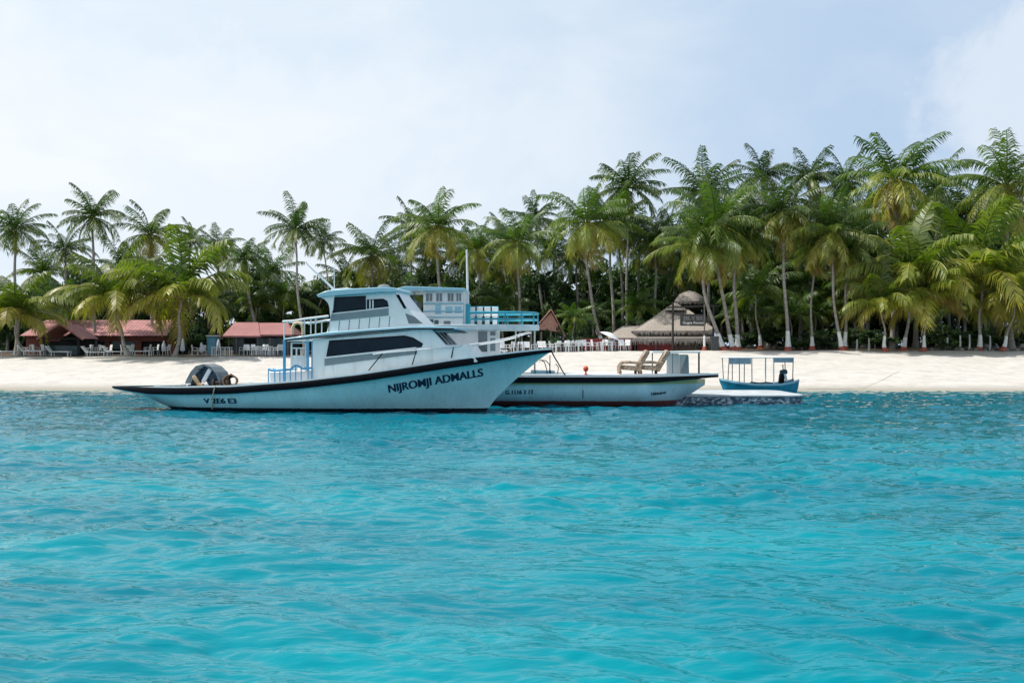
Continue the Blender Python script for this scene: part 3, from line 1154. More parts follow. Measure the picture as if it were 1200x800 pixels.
    mb.ball((0.44, -0.05, 0.5), 0.075)
    mb.build('winch_handle', BLACK, t)
    # rope hanging over the stern side
    p1 = at(252, 454, -1.63)
    p2 = at(243.5, 477.5, -1.55)
    mb = MB()
    pth = []
    for i in range(10):
        u = i / 9
        x = p1[0] + (p2[0] - p1[0]) * u
        z = p1[1] + 0.03 + (p2[1] - p1[1] - 0.1) * u
        y = -h.half(x, z) - (0.115 if u < 0.45 else 0.05)
        pth.append(wpt(x, y, z))
    x, z, = p1
    pth = [wpt(x, -h.b(x) + 0.1, h.zs(x) + 0.04)] + pth
    mb.tube(pth, 0.024, 6)
    o = mb.build('mooring_rope', PALEROPE)
    tag(o, 'thin pale rope hanging down the white hull side near the stern', 'rope')
    return h, fr


# ------------------------------------------------------------------ the white double deck boat behind
def second_boat():
    A = R(1.5)
    fr = Frame((PX(660, 45.6), 45.6), A)
    at = fr.at
    root = thing('ferry_boat', 'low white flat decked boat with teal railed upper deck, moored behind the cabin boat', 'boat', fr.o, -A)
    YB = -2.15
    x0 = at(458, 450, YB)[0]
    xc = at(757, 450, YB)[0]
    xe = at(826, 450, 0)[0]
    zt = at(700, 444, YB)[1]
    zt0 = zt
    ztip = at(826, 444, 0)[1]
    sheer = [(x0, zt0 + 0.05), (xc - 4, zt), (xc, zt + 0.0), (xe, ztip)]
    beam = [(x0, 1.5), (x0 + 1.2, 2.15), (xc - 0.02, 2.15), (xc + 0.02, 2.14), (xe - 0.5, 0.62), (xe, 0.05)]
    xw = at(803, 466, -0.3)[0]
    keel = [(x0, -0.4), (xw - 0.9, -0.45), (xw, at(803, 467, -0.3)[1]), (xe, ztip - 0.25)]
    h = Hull(x0, xe, sheer, beam, keel, [(x0, 0.0), (xc, 0.0), (xe, 0.35)], 0.12)
    zb = at(700, 470.5, YB)[1]
    HM = hull_mat('ferry_hull_paint', (0.58, 0.77, 0.82), (0.26, 0.06, 0.045), zb, zt - 0.24, (0.55, 0.52, 0.22))
    h.mesh(120, 12).build('hull', HM, root, smooth=25)
    mb = MB()
    # deck platform with a black rubber edge, overhanging at the bow
    q0 = x0 - 0.2
    xk = at(783, 444, YB - 0.18)[0]
    xt = at(842, 438.5, 0)[0]
    ring = [(q0, -1.7), (q0 + 1.2, -2.32), (xk - 1.5, -2.32), (xk - 0.4, -2.1), (xk + 0.6, -1.55), (xt - 0.35, -0.35), (xt, 0), (xt - 0.35, 0.35), (xk + 0.6, 1.55), (xk - 0.4, 2.1), (xk - 1.5, 2.32), (q0 + 1.2, 2.32), (q0, 1.7)]
    zd = at(700, 441, -2.32)[1]
    ztp = at(842, 438.5, 0)[1]

    def lift(x):
        return zd + (ztp - zd) * sstep(xk - 2.0, xt, x)

    def platform(z0, z1, inset, m, name, thin=1.0):
        mb = MB()
        n = len(ring)
        bot, top = [], []
        for x, y in ring:
            f = 1 - inset / 2.3
            k = 1 - (1 - thin) * sstep(xk - 1, xt, x)
            bot.append((x, y * f, lift(x) + z0 * k))
            top.append((x, y * f, lift(x) + z1 * k))
        mb.add(bot + top, [tuple(range(n - 1, -1, -1)), tuple(range(n, 2 * n))] + [(i, (i + 1) % n, (i + 1) % n + n, i + n) for i in range(n)])
        return mb.build(name, m, root, smooth=25)
    platform(-0.28, -0.04, 0.0, BLACK, 'rub_band', 0.45)
    platform(-0.036, 0.07, 0.06, SHEET, 'deck', 0.8)
    h.letters('G 1116 2 12', at(592, 462.2, YB), at(625, 461.3, YB), 0.17, 0.014, NAVY, root)
    h.letters('Uabscaret', at(764, 463.5, YB), at(781, 461.2, -1.5), 0.13, 0.01, NAVY, root)
    mb = MB()
    mb.prism(fr.pts([(682.6, 457), (683.6, 457), (683.6, 467), (682.6, 467)], YB), YB - 0.012, YB + 0.02)
    mb.build('drain_mark', BLACK, root, smooth=0)
    # --- lower cabin
    yc = -1.45
    zd2 = zd + 0.07
    mb = MB()
    q = fr.pts([(470, 386), (583, 386), (583, 440), (470, 440)], yc)
    q = [(x, max(z, zd2 + 0.002)) for x, z in q]
    mb.prism(q, yc, -yc)
    cab = mb.build('lower_cabin', SHEET, root, bevel=0.02)
    panel(fr, [(560.5, 388.5), (571, 388.5), (571, 412), (560.5, 412)], yc, GLASS2, 'cabin_door', cab, 0.02)
    panel(fr, [(574.5, 388.5), (580.5, 388.5), (580.5, 393), (574.5, 393)], yc, GLASS2, 'window', cab, 0.015)
    panel(fr, [(574.5, 396), (580.5, 396), (580.5, 411), (574.5, 411)], yc, GREY, 'cabin_panel', cab, 0.015)
    # --- upper deck slab with a rounded nose to the right
    yu = -1.75
    xl = at(497, 381, yu)[0]
    xr = at(632, 381, 0)[0]
    z0, z1 = at(560, 386.5, yu)[1], at(560, 380, yu)[1]
    poly = [(xl, yu)]
    xs = at(592, 381, yu)[0]
    for i in range(13):
        a = -PI / 2 + PI * i / 12
        poly.append((xs + (xr - xs) * math.cos(a), -yu * math.sin(a)))
    poly.append((xl, -yu))
    mb = MB()
    mb.slab(poly, z0, z1)
    ud = mb.build('upper_deck', TURQ, root, smooth=30, bevel=0.02)
    mb = MB()
    for px, yy in ((628, -0.25), (628, 0.25), (606, -1.3), (606, 1.3)):
        x = at(px - 1.5, 386, yy)[0]
        mb.tube([(x, yy, zd2), (x, yy, z0 + 0.01)], 0.035, 8)
    mb.build('deck_post', STEEL, root)
    # rails
    mb = MB()

    def railpath(z, x_start, ins=0.06):
        pts = [(x_start, yu + ins, z)]
        for i in range(13):
            a = -PI / 2 + PI * i / 12
            pts.append((xs + (xr - xs - ins) * math.cos(a), (-yu - ins) * math.sin(a), z))
        pts.append((x_start, -yu - ins, z))
        return pts
    xst = at(550, 370, yu)[0]
    zr = [at(590, 366, yu)[1], at(590, 373.5, yu)[1]]
    mb.tube(railpath(zr[0], xst), 0.055, 8)
    mb.tube(railpath(zr[1], xst), 0.04, 8)
    mb.build('upper_deck_rail', TEAL, root)
    for i, p in enumerate(railpath(z1, xst)):
        if i in (0, 1, 3, 5, 7, 9, 11, 13, 14):
            m1 = MB()
            m1.tube([p, (p[0], p[1], zr[0])], 0.032, 6)
            m1.build('rail_post', TEAL, root)
    mb = MB()
    xa, xb = at(550, 359, 0.9)[0], at(584, 359, 0.9)[0]
    zz = at(565, 359.5, 0.9)[1]
    mb.tube([(xa, 0.9, z1), (xa, 0.9, zz), (xb, 0.9, zz), (xb, 0.9, z1)], 0.035, 6)
    mb.build('seat_back_rail', TEAL, root)
    for px in (553, 562, 571, 580):
        x = at(px, 372, 0.3)[0]
        m1 = MB()
        m1.box((x, 0.3, z1 + 0.42), (0.27, 0.4, 0.07))
        m1.box((x, 0.52, z1 + 0.62), (0.27, 0.05, 0.42))
        m1.box((x, 0.3, z1 + 0.2), (0.2, 0.3, 0.4))
        m1.build('deck_seat', SHEET, root, bevel=0.02)
    # --- wheelhouse
    yw = -1.3
    q = fr.pts([(496, 340), (543, 340), (543, 381), (496, 381)], yw)
    mb = MB()
    mb.prism(q, yw, -yw)
    wh = mb.build('wheelhouse', SHEET, root, bevel=0.02)
    for a, b in ((499, 507), (511, 518.5), (524.5, 532), (534.5, 541)):
        w = panel(fr, [(a, 343.5), (b, 343.5), (b, 353), (a, 353)], yw, GLASS2, 'window', wh, 0.012)
        mb = MB()
        q = fr.pts([(a, 343.5), (b, 343.5), (b, 353), (a, 353)], yw)
        y = yw - 0.02
        mb.tube([(x, y, z) for x, z in q], 0.022, 4, closed=True)
        x = (q[0][0] + q[1][0]) / 2
        mb.tube([(x, y, q[0][1]), (x, y, q[2][1])], 0.014, 4)
        mb.build('window_frame', SHEET, w)
    for a, b, c, d in ((510, 517, 357, 368), (522, 530, 359, 367), (533, 541, 359, 367), (502, 508, 374, 378), (509, 514, 375, 380), (520, 528, 376, 380)):
        panel(fr, [(a, c), (b, c), (b, d), (a, d)], yw, GLASS2 if d > 370 else PALEBLUE, 'lower_pane', wh, 0.012, both=False)
    mb = MB()
    for py in (355.5, 364.5, 371.5):
        a, b = at(496, py, yw), at(543, py, yw)
        mb.tube([(a[0], yw - 0.03, a[1]), (b[0], yw - 0.03, b[1])], 0.03, 6)
    mb.build('grab_rail', PALEBLUE, wh)
    # front screen frames of the wheelhouse deck (left of it, dark and half open)
    mb = MB()
    for px in (470, 482):
        x = at(px, 360, 0)[0]
        for yy in (-1.25, 1.2):
            mb.tube([(x, yy, z1 - 0.1), (x, yy, at(480, 340, yw)[1])], 0.04, 6)
    mb.box((at(482, 360, 0)[0], 0, at(482, 365, 0)[1]), (0.7, 1.6, 0.9))
    mb.build('helm_stand', GREY, wh)
    yr = -1.6
    mb = MB()
    mb.prism(fr.pts([(462, 338.6), (475, 335.3), (545, 337.5), (545, 340.6), (463, 341)], yr), yr, -yr)
    mb.build('wheelhouse_roof', PALEBLUE, root, smooth=30, bevel=0.02)
    # mast and its teal housing
    mb = MB()
    x = at(548.5, 370, -1.1)[0]
    zc = at(548.5, 356, -1.1)[1]
    mb.box((x, -1.1, (z1 + zc) / 2), (0.2, 0.3, zc - z1))
    ms = mb.build('mast_housing', TEAL, root, bevel=0.015)
    mb = MB()
    zt_ = at(546.5, 292.5, -1.1)[1]
    mb.tube([(x, -1.1, zc - 0.05), (x - 0.06, -1.1, zt_)], [0.055, 0.04], 8)
    mb.build('mast', STEEL, ms)
    # --- bent black hoops on the fore deck
    hoops = [[(627, 441), (627, 424), (626, 419)], [(632, 423), (633, 421.5), (638, 424), (641, 434)], [(634, 422), (640, 422.5), (644, 427), (645, 436)],
             [(651, 426), (654.5, 430), (653.5, 437)], [(644, 436), (644.5, 416)]]
    mb = MB()
    for hp in hoops:
        yy = -0.8
        pts = []
        for px, py in hp:
            x, z = at(px, py, yy)
            pts.append((x, yy, max(z, zd2)))
        x, z = pts[-1][0], pts[-1][2]
        pts.append((x, yy, zd2)) if hp is not hoops[0] else None
        mb.tube(pts, 0.022, 6)
    mb.build('deck_hoop', BLACK, root)
    mb = MB()
    mb.prism(fr.pts([(622, 434), (650, 434.6), (651, 437.5), (622, 437.5)], -0.7), -0.7, 0.4)
    mb.build('deck_locker', PALEBLUE, root, bevel=0.02)

    def wpt(xl, yl, z):
        return fr.o + fr.ex * xl + fr.ey * yl + Vector((0, 0, z))
    # --- rope from the big bow to the fore deck hoop
    mb = MB()
    a = P(646.5, 411.5, 37.9)
    b = wpt(at(662, 438, -2.1)[0], -2.1, zd2 + 0.01)
    pts = []
    for i in range(16):
        u = i / 15
        p = a.lerp(b, u)
        p.z += -0.12 * math.sin(PI * u) + 0.10 * math.sin(PI * u) ** 2
        pts.append(p)
    mb.tube(pts, 0.028, 6)
    o = mb.build('mooring_line', BLACK)
    tag(o, 'dark mooring line running from the big bow down to the low deck', 'rope')
    # --- orange lamp bollard on the edge
    x, z = at(686.5, 440, -2.15)
    t = thing('warning_light', 'small orange red lamp standing on the low boat\'s deck edge', 'lamp', wpt(x, -2.15, zd2))
    mb = MB()
    mb.lathe([(0.09, 0), (0.09, 0.03), (0.035, 0.05), (0.035, 0.16)], 12)
    mb.build('lamp_foot', ORANGE, t)
    mb = MB()
    mb.ball((0, 0, 0.25), 0.115, n=14, sq=(1, 1, 1.1))
    mb.build('lamp_lens', ORANGE, t)
    # --- wicker armchairs
    WICK = paint('woven_wicker', (0.30, 0.21, 0.14), 0.8, 0.75, 11.0, bump=0.9, bscale=14, dirt=((0.80, 0.74, 0.65), 1.0))
    for k, (px, yy, lab) in enumerate(((742, -1.3, 'woven wicker lounge chair on the white fore deck, nearer the orange lamp'),
                                       (766, -1.25, 'woven wicker lounge chair on the white fore deck, between the other chair and windbreak'))):
        x, _ = at(px, 436, yy)
        t = thing('wicker_chair', lab, 'lounge chair', wpt(x, yy, zd2), -A, 'wicker chairs on the fore deck')
        mb = MB()
        mb.box((-0.24, 0, 0.28), (0.78, 0.62, 0.2), ry=R(4))
        mb.build('seat', WICK, t, bevel=0.05)
        mb = MB()
        mb.box((0.36, 0, 0.58), (0.22, 0.66, 1.0), ry=R(30))
        mb.build('backrest', WICK, t, bevel=0.05)
        for s_ in (-0.33, 0.33):
            mb = MB()
            mb.tube([(-0.60, s_, 0.02), (-0.62, s_, 0.34), (-0.5, s_, 0.50), (-0.2, s_, 0.52), (0.35, s_, 0.48)], 0.06, 8)
            mb.build('armrest', WICK, t)
        for lx in (-0.55, 0.1):
            for s_ in (-0.28, 0.28):
                mb = MB()
                mb.box((lx, s_, 0.075), (0.06, 0.06, 0.15))
                mb.build('leg', DARKWOOD, t)
    # --- windbreak with a tilted grey panel and thin awning
    x0_, _ = at(783, 436, -0.9)
    x1_, _ = at(808, 436, -0.9)
    t = thing('windbreak', 'white board windbreak with slanted grey sheet on the fore deck', 'windbreak', wpt((x0_ + x1_) / 2, -0.6, zd2), -A)
    w = x1_ - x0_
    hh = at(790, 414, -0.9)[1] - zd2
    mb = MB()
    mb.box((-w * 0.22, 0.25, hh / 2), (w * 0.56, 0.05, hh))
    mb.box((w * 0.34, 0.42, hh * 0.47), (w * 0.42, 0.05, hh * 0.94))
    mb.box((w * 0.07, 0.62, hh * 0.48), (0.05, 0.7, hh * 0.96))
    mb.build('white_board', SHEET, t)
    mb = MB()
    mb.box((-w * 0.22, 0.215, hh / 2), (0.03, 0.015, hh))
    mb.build('board_seam', GREY, t)
    mb = MB()
    mb.prism([(w * 0.16, 0.02), (w * 0.42, hh * 0.9), (w * 0.5, hh * 0.86), (w * 0.52, 0.02)], -0.05, 0.2)
    mb.build('slanted_sheet', GREY, t)
    mb = MB()
    mb.tube([(-w * 1.2, 0.05, 0.01), (-w * 1.2, 0.05, hh + 0.02)], 0.025, 6)
    mb.tube([(w * 1.0, 0.05, 0.01), (w * 1.0, 0.05, hh + 0.02)], 0.04, 6)
    mb.build('awning_post', BLACK, t)
    mb = MB()
    mb.box((-w * 0.15, 0.1, hh + 0.06), (w * 2.2, 1.6, 0.07))
    mb.build('awning', TURQ, t, bevel=0.02)


# ------------------------------------------------------------------ floating dock and the small blue boat
def dock_and_skiff():
    zt = 0.42
    Y0, Y1 = 45.3, 50.6
    xr = PX(938, 46.2)
    xl = PX(797, 46.5) - 2.0
    poly = [(xl, Y0)]
    for i in range(9):
        a = -PI / 2 + PI / 2 * i / 8
        poly.append((xr - 0.7 + 0.7 * math.cos(a), Y0 + 0.7 + 0.7 * math.sin(a)))
    for i in range(7):
        a = PI / 2 * i / 6
        poly.append((xr - 0.9 + 0.9 * math.cos(a), Y1 - 0.9 + 0.9 * math.sin(a)))
    poly.append((xl, Y1))
    m, nt, out = new_mat('barnacled_float')
    L = nt.links.new
    b = nd(nt, 'ShaderNodeBsdfPrincipled', Roughness=0.7)
    tc = nd(nt, 'ShaderNodeTexCoord')
    mp = nd(nt, 'ShaderNodeMapping')
    mp.inputs['Scale'].default_value = (3.0, 3.0, 5.0)
    L(tc.outputs['Object'], mp.inputs['Vector'])
    nz = nd(nt, 'ShaderNodeTexNoise', Scale=1.7, Detail=7.0, Roughness=0.75)
    L(mp.outputs[0], nz.inputs['Vector'])
    rp = ramp(nt, [(0.44, (0.02, 0.045, 0.08)), (0.52, (0.09, 0.16, 0.22)), (0.60, (0.50, 0.58, 0.60))])
    L(nz.outputs['Fac'], rp.inputs['Fac'])
    L(rp.outputs[0], b.inputs['Base Color'])
    bp = nd(nt, 'ShaderNodeBump', Strength=0.8, Distance=0.06)
    L(nz.outputs['Fac'], bp.inputs['Height'])
    L(bp.outputs[0], b.inputs['Normal'])
    L(b.outputs[0], out.inputs[0])
    t = thing('floating_dock', 'low floating dock with white top and dark barnacled side, right of the boats', 'dock', ((xl + xr) / 2, 48, 0))

    def loc(p):
        return (p[0] - (xl + xr) / 2, p[1] - 48)
    mb = MB()
    mb.slab([loc(p) for p in poly], -0.3, zt - 0.09)
    mb.build('float_side', m, t, smooth=30, bevel=0.05)
    mb = MB()
    mb.slab([loc((p[0] + (0.03 if p[0] > xl + 1 else 0), p[1] + (-0.03 if p[1] < 47 else 0.03))) for p in poly], zt - 0.088, zt)
    mb.build('dock_top', paint('weathered_dock_deck', (0.42, 0.46, 0.48), 0.85, 0.25, 1.6, dirt=((0.2, 0.22, 0.22), 0.6)), t, smooth=30, bevel=0.03)
    # --- skiff
    A = R(-3)
    Yb = 53.0
    fr = Frame((PX(890, Yb), Yb), A)
    at = fr.at
    root = thing('small_skiff', 'small blue open boat with awning frame, floating behind the dock', 'boat', fr.o, -A)
    bt = [(843.5, 0.05), (850, 0.38), (862, 0.7), (885, 0.85), (915, 0.8), (930, 0.6), (936.5, 0.42)]
    st = [(843.5, 448), (847, 444.2), (852, 444.8), (862, 447.0), (885, 450.0), (910, 450.6), (928, 448), (936.5, 444.5)]
    sheer, beam = [], []
    for px, hb in bt:
        x, z = at(px, interp(st, px) if px > 846 else 443.5, -hb)
        sheer.append((x, z))
        beam.append((x, hb))
    keel = [at(843.5, 447, 0), at(846.5, 455, 0), (at(851, 470, 0)[0], -0.12), (0, -0.2), at(929, 470, 0), at(936.5, 452, 0)]
    h = Hull(sheer[0][0], sheer[-1][0], sheer, beam, keel, [(-2, 0.5), (0, 0.2), (2, 0.2)], 0.1)
    h.mesh(50, 10).build('hull', BOATBLUE, root, smooth=50)
    h.strip(h.x0 + 0.02, h.x1, lambda x: [(-0.05, -0.08), (0.035, -0.08), (0.035, 0.02), (-0.05, 0.02)], 40).build('gunwale', paint('pale_gunwale', (0.25, 0.45, 0.55), 0.5), root)
    h.deck(h.x0 + 0.1, h.x1 - 0.02, -0.2, 20).build('floor', TEAL, root)
    mb = MB()
    pz = at(890, 419.5, -0.7)[1]
    for px in (854, 866, 880.5, 906, 929):
        for sg in (-1, 1):
            x = at(px, 440, -0.6)[0]
            hb = min(0.72, h.b(x) - 0.05)
            m1 = MB()
            m1.tube([(x, sg * hb, h.zs(x) - 0.15), (x, sg * 0.68, pz)], 0.024 if px != 906 else 0.035, 6)
            m1.build('awning_post', GREYWOOD if px != 906 else STEEL, root)
    xa, xb = at(852.5, 419, -0.72)[0], at(930, 419, -0.72)[0]
    mb = MB()
    mb.box(((xa + xb) / 2, 0, pz + 0.03), (xb - xa, 1.5, 0.06))
    mb.build('awning', SHEET, root, bevel=0.02)
    SCREEN = paint('faded_blue_canvas', (0.20, 0.30, 0.36), 0.9, 0.15, 5.0)
    for a, b, c in ((854, 866, 426.5), (866.5, 880, 426.5), (906.5, 929, 424.5)):
        m1 = MB()
        x0, x1 = at(a, 420, -0.71)[0], at(b, 420, -0.71)[0]
        z1 = at(a, c, -0.71)[1]
        m1.box(((x0 + x1) / 2, -0.71, (pz + z1) / 2 - 0.003), (x1 - x0, 0.012, pz - z1))
        m1.build('side_screen', SCREEN, root)
    mb = MB()
    xs = at(899, 447, -0.2)[0]
    mb.box((xs, 0, h.zs(xs) + 0.0), (0.5, 1.3, 0.10), ry=R(-6))
    mb.box((xs - 0.5, 0.1, h.zs(xs) - 0.0), (0.35, 0.9, 0.14), ry=R(8))
    mb.build('seat', TARP, root, bevel=0.03)
    # outboard engine, tilted on the stern seat
    p = fr.o + fr.ex * at(918, 440, -0.1)[0] + Vector((0, 0, h.zs(at(918, 440, 0)[0]) - 0.17))
    t = thing('outboard_motor', 'dark outboard motor with pale cover near the blue skiff\'s stern', 'motor', p, -A)
    mb = MB()
    mb.box((-0.06, 0, 0.36), (0.26, 0.3, 0.5), ry=R(8))
    mb.build('leg_housing', BLACK, t, bevel=0.05)
    mb = MB()
    mb.box((0.04, 0, 0.70), (0.36, 0.34, 0.26), ry=R(-12))
    mb.build('engine_cowl', TARP, t, bevel=0.08)
    mb = MB()
    mb.box((0.10, -0.19, 0.42), (0.12, 0.05, 0.4), ry=R(-14))
    mb.build('cover_flap', TURQ, t, bevel=0.02)
    mb = MB()
    mb.tube([(0.02, 0, 0.8), (0.0, 0, 1.1)], 0.025, 6)
    mb.build('tiller', BLACK, t)


# ------------------------------------------------------------------ palms
def crown_mesh(seed, nf, L, e_hi, e_lo, bend, leaf, tint_lo, tint_hi, up=0.0, width=0.085, wind=0.25, n_leaf=34, dead=0):
    """A coconut crown: arching midribs with two combs of hanging leaflets."""
    rnd = random.Random(seed)
    mb = MB()
    tint = []
    down = Vector((0, 0, -1))
    for i in range(nf + dead):
        isdead = i >= nf
        q = (i + 0.5) / nf if not isdead else 1.0                    # 0 youngest (upright) .. 1 oldest
        phi = i * 2.39996 + rnd.uniform(-0.25, 0.25)
        e0 = R(e_hi + (e_lo - e_hi) * q ** 0.85 + rnd.uniform(-14, 14)) if not isdead else R(rnd.uniform(-75, -55))
        Lf = L * rnd.uniform(0.75, 1.15) * (0.78 + 0.22 * math.sin(PI * min(1, q * 0.8 + 0.2)))
        bd = R(bend * (0.65 + 0.5 * q) * rnd.uniform(0.75, 1.25))
        n = 13
        p = Vector((0, 0, 0.15)) + Vector((math.cos(phi), math.sin(phi), 0)) * 0.1
        pts, tans = [], []
        for k in range(n + 1):
            s = k / n
            e = e0 - bd * s ** 1.35
            d = Vector((math.cos(phi) * math.cos(e), math.sin(phi) * math.cos(e), math.sin(e)))
            d += Vector((wind * s * s, -0.05 * s, 0))                  # trade wind
            d.normalize()
            pts.append(p.copy())
            tans.append(d)
            p = p + d * (Lf / n)
        tn = tint_lo + (tint_hi - tint_lo) * q ** 1.6 + rnd.uniform(-0.08, 0.08)
        if isdead:
            tn = 1.0
        # midrib
        nb = len(mb.v)
        mb.tube(pts, [0.055 * (1 - 0.85 * k / n) + 0.008 for k in range(n + 1)], 4)
        tint += [min(1, tn + 0.22)] * (len(mb.v) - nb)
        roll = rnd.uniform(-0.55, 0.55)
        for k in range(n_leaf):
            s = 0.10 + 0.90 * (k + rnd.uniform(-0.3, 0.3)) / n_leaf
            s = min(0.995, max(0.06, s))
            f = s * n
            j = min(int(f), n - 1)
            c = pts[j].lerp(pts[j + 1], f - j)
            T = tans[j].lerp(tans[j + 1], f - j).normalized()
            S = T.cross(Vector((0, 0, 1)))
            if S.length < 0.05:
                S = Vector((-math.sin(phi), math.cos(phi), 0))
            S.normalize()
            N = S.cross(T)
            S = (S * math.cos(roll * s) + N * math.sin(roll * s)).normalized()
            for sg in (-1, 1):
                if rnd.random() < 0.09:
                    continue
                ll = leaf * (0.35 + 0.65 * math.sin(PI * min(1, 0.16 + 0.80 * s)) ** 0.8) * rnd.uniform(0.8, 1.15)
                dr = 0.25 + 0.75 * s * 0.6 + rnd.uniform(-0.25, 0.4) + (0.8 if isdead else 0)
                d1 = (S * sg * 1.0 + T * (0.55 + 0.5 * s) + down * dr * 0.55 + N * up).normalized()
                d2 = (S * sg * 0.6 + T * 0.5 + down * (dr * 1.5 + 0.15)).normalized()
                a = c + d1 * ll * 0.45
                b = a + d2 * ll * 0.55
                w = T * width * 0.5
                o = len(mb.v)
                mb.v += [tuple(c - w * 0.6), tuple(c + w * 0.6), tuple(a + w), tuple(a - w), tuple(b + w * 0.15)]
                mb.f += [(o, o + 1, o + 2, o + 3), (o + 3, o + 2, o + 4)]
                mb.m += [0, 0]
                tv = max(0, min(1, tn + rnd.uniform(-0.1, 0.1) + 0.10 * (s - 0.5)))
                tint += [tv, tv, tv, tv, min(1, tv + 0.10)]
    mb.t = tint
    return mb


CROWNS = {}


def make_crowns():
    def mk(key, **kw):
        mb = crown_mesh(**kw)
        ext = sorted(math.hypot(v[0], v[1]) for v in mb.v)
        r = ext[int(len(ext) * 0.93)]
        o = mb.build('crown', PALMLEAF, smooth=0)
        me = o.data
        bpy.data.objects.remove(o)
        CROWNS.setdefault(key, []).append((me, r))
    for s in (1, 2, 3, 4, 5):        # tall, open, dark
        mk('T', seed=s, nf=23 + s, L=4.4, e_hi=82, e_lo=-45, bend=72, leaf=1.1, tint_lo=0.06, tint_hi=0.55, wind=0.18, width=0.10, n_leaf=34)
    for s in (11, 12, 13, 14, 15, 16, 17):     # dense with a hanging olive skirt
        mk('D', seed=s, nf=29, L=4.8, e_hi=86, e_lo=-50, bend=80, leaf=1.3, tint_lo=0.2, tint_hi=0.92, wind=0.12, width=0.095, n_leaf=40, dead=s % 3)
    for s in (21, 22, 23):     # young, low, broad arching fronds
        mk('Y', seed=s, nf=19, L=5.0, e_hi=84, e_lo=6, bend=96, leaf=1.5, tint_lo=0.42, tint_hi=0.92, wind=0.06, width=0.13, n_leaf=44)
    for s in (31, 32):         # low and dark green
        mk('G', seed=s, nf=19, L=4.6, e_hi=80, e_lo=0, bend=80, leaf=1.35, tint_lo=0.15, tint_hi=0.5, wind=0.05, width=0.10, n_leaf=36)


COCO = {}


def coconut_mesh(green=False):
    if green not in COCO:
        rnd = random.Random(5 + green)
        mb = MB()
        for i in range(16 if green else 14):
            a = rnd.uniform(0, 2 * PI)
            r = rnd.uniform(0.2, 0.42)
            mb.ball((r * math.cos(a), r * math.sin(a), rnd.uniform(-0.75, -0.15)), rnd.uniform(0.11, 0.15), n=8, sq=(1, 1, 1.2))
        m = paint('green_coconut', (0.17, 0.19, 0.05), 0.6, 0.4, 3.0) if green else paint('orange_coconut', (0.42, 0.20, 0.07), 0.6, 0.3, 3.0)
        o = mb.build('coconuts', m)
        COCO[green] = o.data
        bpy.data.objects.remove(o)
    return COCO[green]


def palm(px, py, rad, bx, Y, kind, label, band=False, r0=0.19, mid=0.0, coco=None, group=None, name='coconut_palm', rot=None):
    r0 *= 0.8
    """crown centre at pixel (px, py), trunk foot below pixel column bx, at distance Y"""
    top = P(px, py, Y)
    fx = PX(bx, Y)
    base = Vector((fx, Y, ground(fx, Y) - 0.05))
    rnd = random.Random(int(px * 31 + py * 7))
    t = thing(name, label, 'palm tree', base, 0, group)
    H = top - base
    n = 13
    pts, rs = [], []
    bow = Vector((H.x * 0.5 + mid, rnd.uniform(-0.3, 0.3), 0))
    for i in range(n):
        u = i / (n - 1)
        # starts leaning, straightens upward
        x = H.x * (1 - (1 - u) ** 1.5) + mid * math.sin(PI * u) + 0.07 * math.sin(u * 9 + px)
        if i == n - 1:
            x = H.x
        pts.append(Vector((x, 0.10 * math.sin(u * 6 + py) * u * (1 - u) * 4, H.z * u)))
        rs.append(r0 * (1.0 - 0.42 * u) + (0.14 * math.exp(-u * H.z / 0.45) if H.z > 3 else 0.04 * math.exp(-u * H.z / 0.4)))
    mb = MB()
    mb.tube(pts, rs, 9)
    mb.build('trunk', BARK, t, smooth=60)
    key = kind
    me, rr = CROWNS[key][int(px + py) % len(CROWNS[key])]
    c = bpy.data.objects.new('crown', me)
    COL.objects.link(c)
    c.parent = t
    c.location = H
    s = rad * Y / F / rr
    c.scale = (s, s, s * rnd.uniform(0.95, 1.05))
    c.rotation_euler = (rnd.uniform(-0.22, 0.22), rnd.uniform(-0.22, 0.22), rnd.uniform(0, 2 * PI) if rot is None else rot)
    if band:
        hb = band if band > 1 else 1.25

        def sub(z0, z1, grow):
            q, qr = [], []
            for k in range(7):
                z = z0 + (z1 - z0) * k / 6
                u = z / H.z * (n - 1)
                i = min(int(u), n - 2)
                q.append(pts[i].lerp(pts[i + 1], u - i))
                qr.append(rs[i] + (rs[i + 1] - rs[i]) * (u - i) + grow)
            return q, qr
        mb = MB()
        q, qr = sub(0.36, hb, 0.014)
        mb.tube(q, qr, 10)
        mb.build('whitewashed_band', LIMEWASH, t, smooth=60)
        mb = MB()
        q, qr = sub(0.0, 0.355, 0.02)
        qr[0] += 0.12
        qr[1] += 0.06
        mb.tube(q, qr, 10)
        mb.build('red_painted_foot', REDBASE, t, smooth=60)
    if coco is None and kind == 'D' and Y < 93 and rnd.random() < 0.7:
        coco = 'green'
    if coco:
        o = bpy.data.objects.new('coconuts', coconut_mesh(coco == 'green'))
        COL.objects.link(o)
        o.parent = t
        o.location = H
    return t


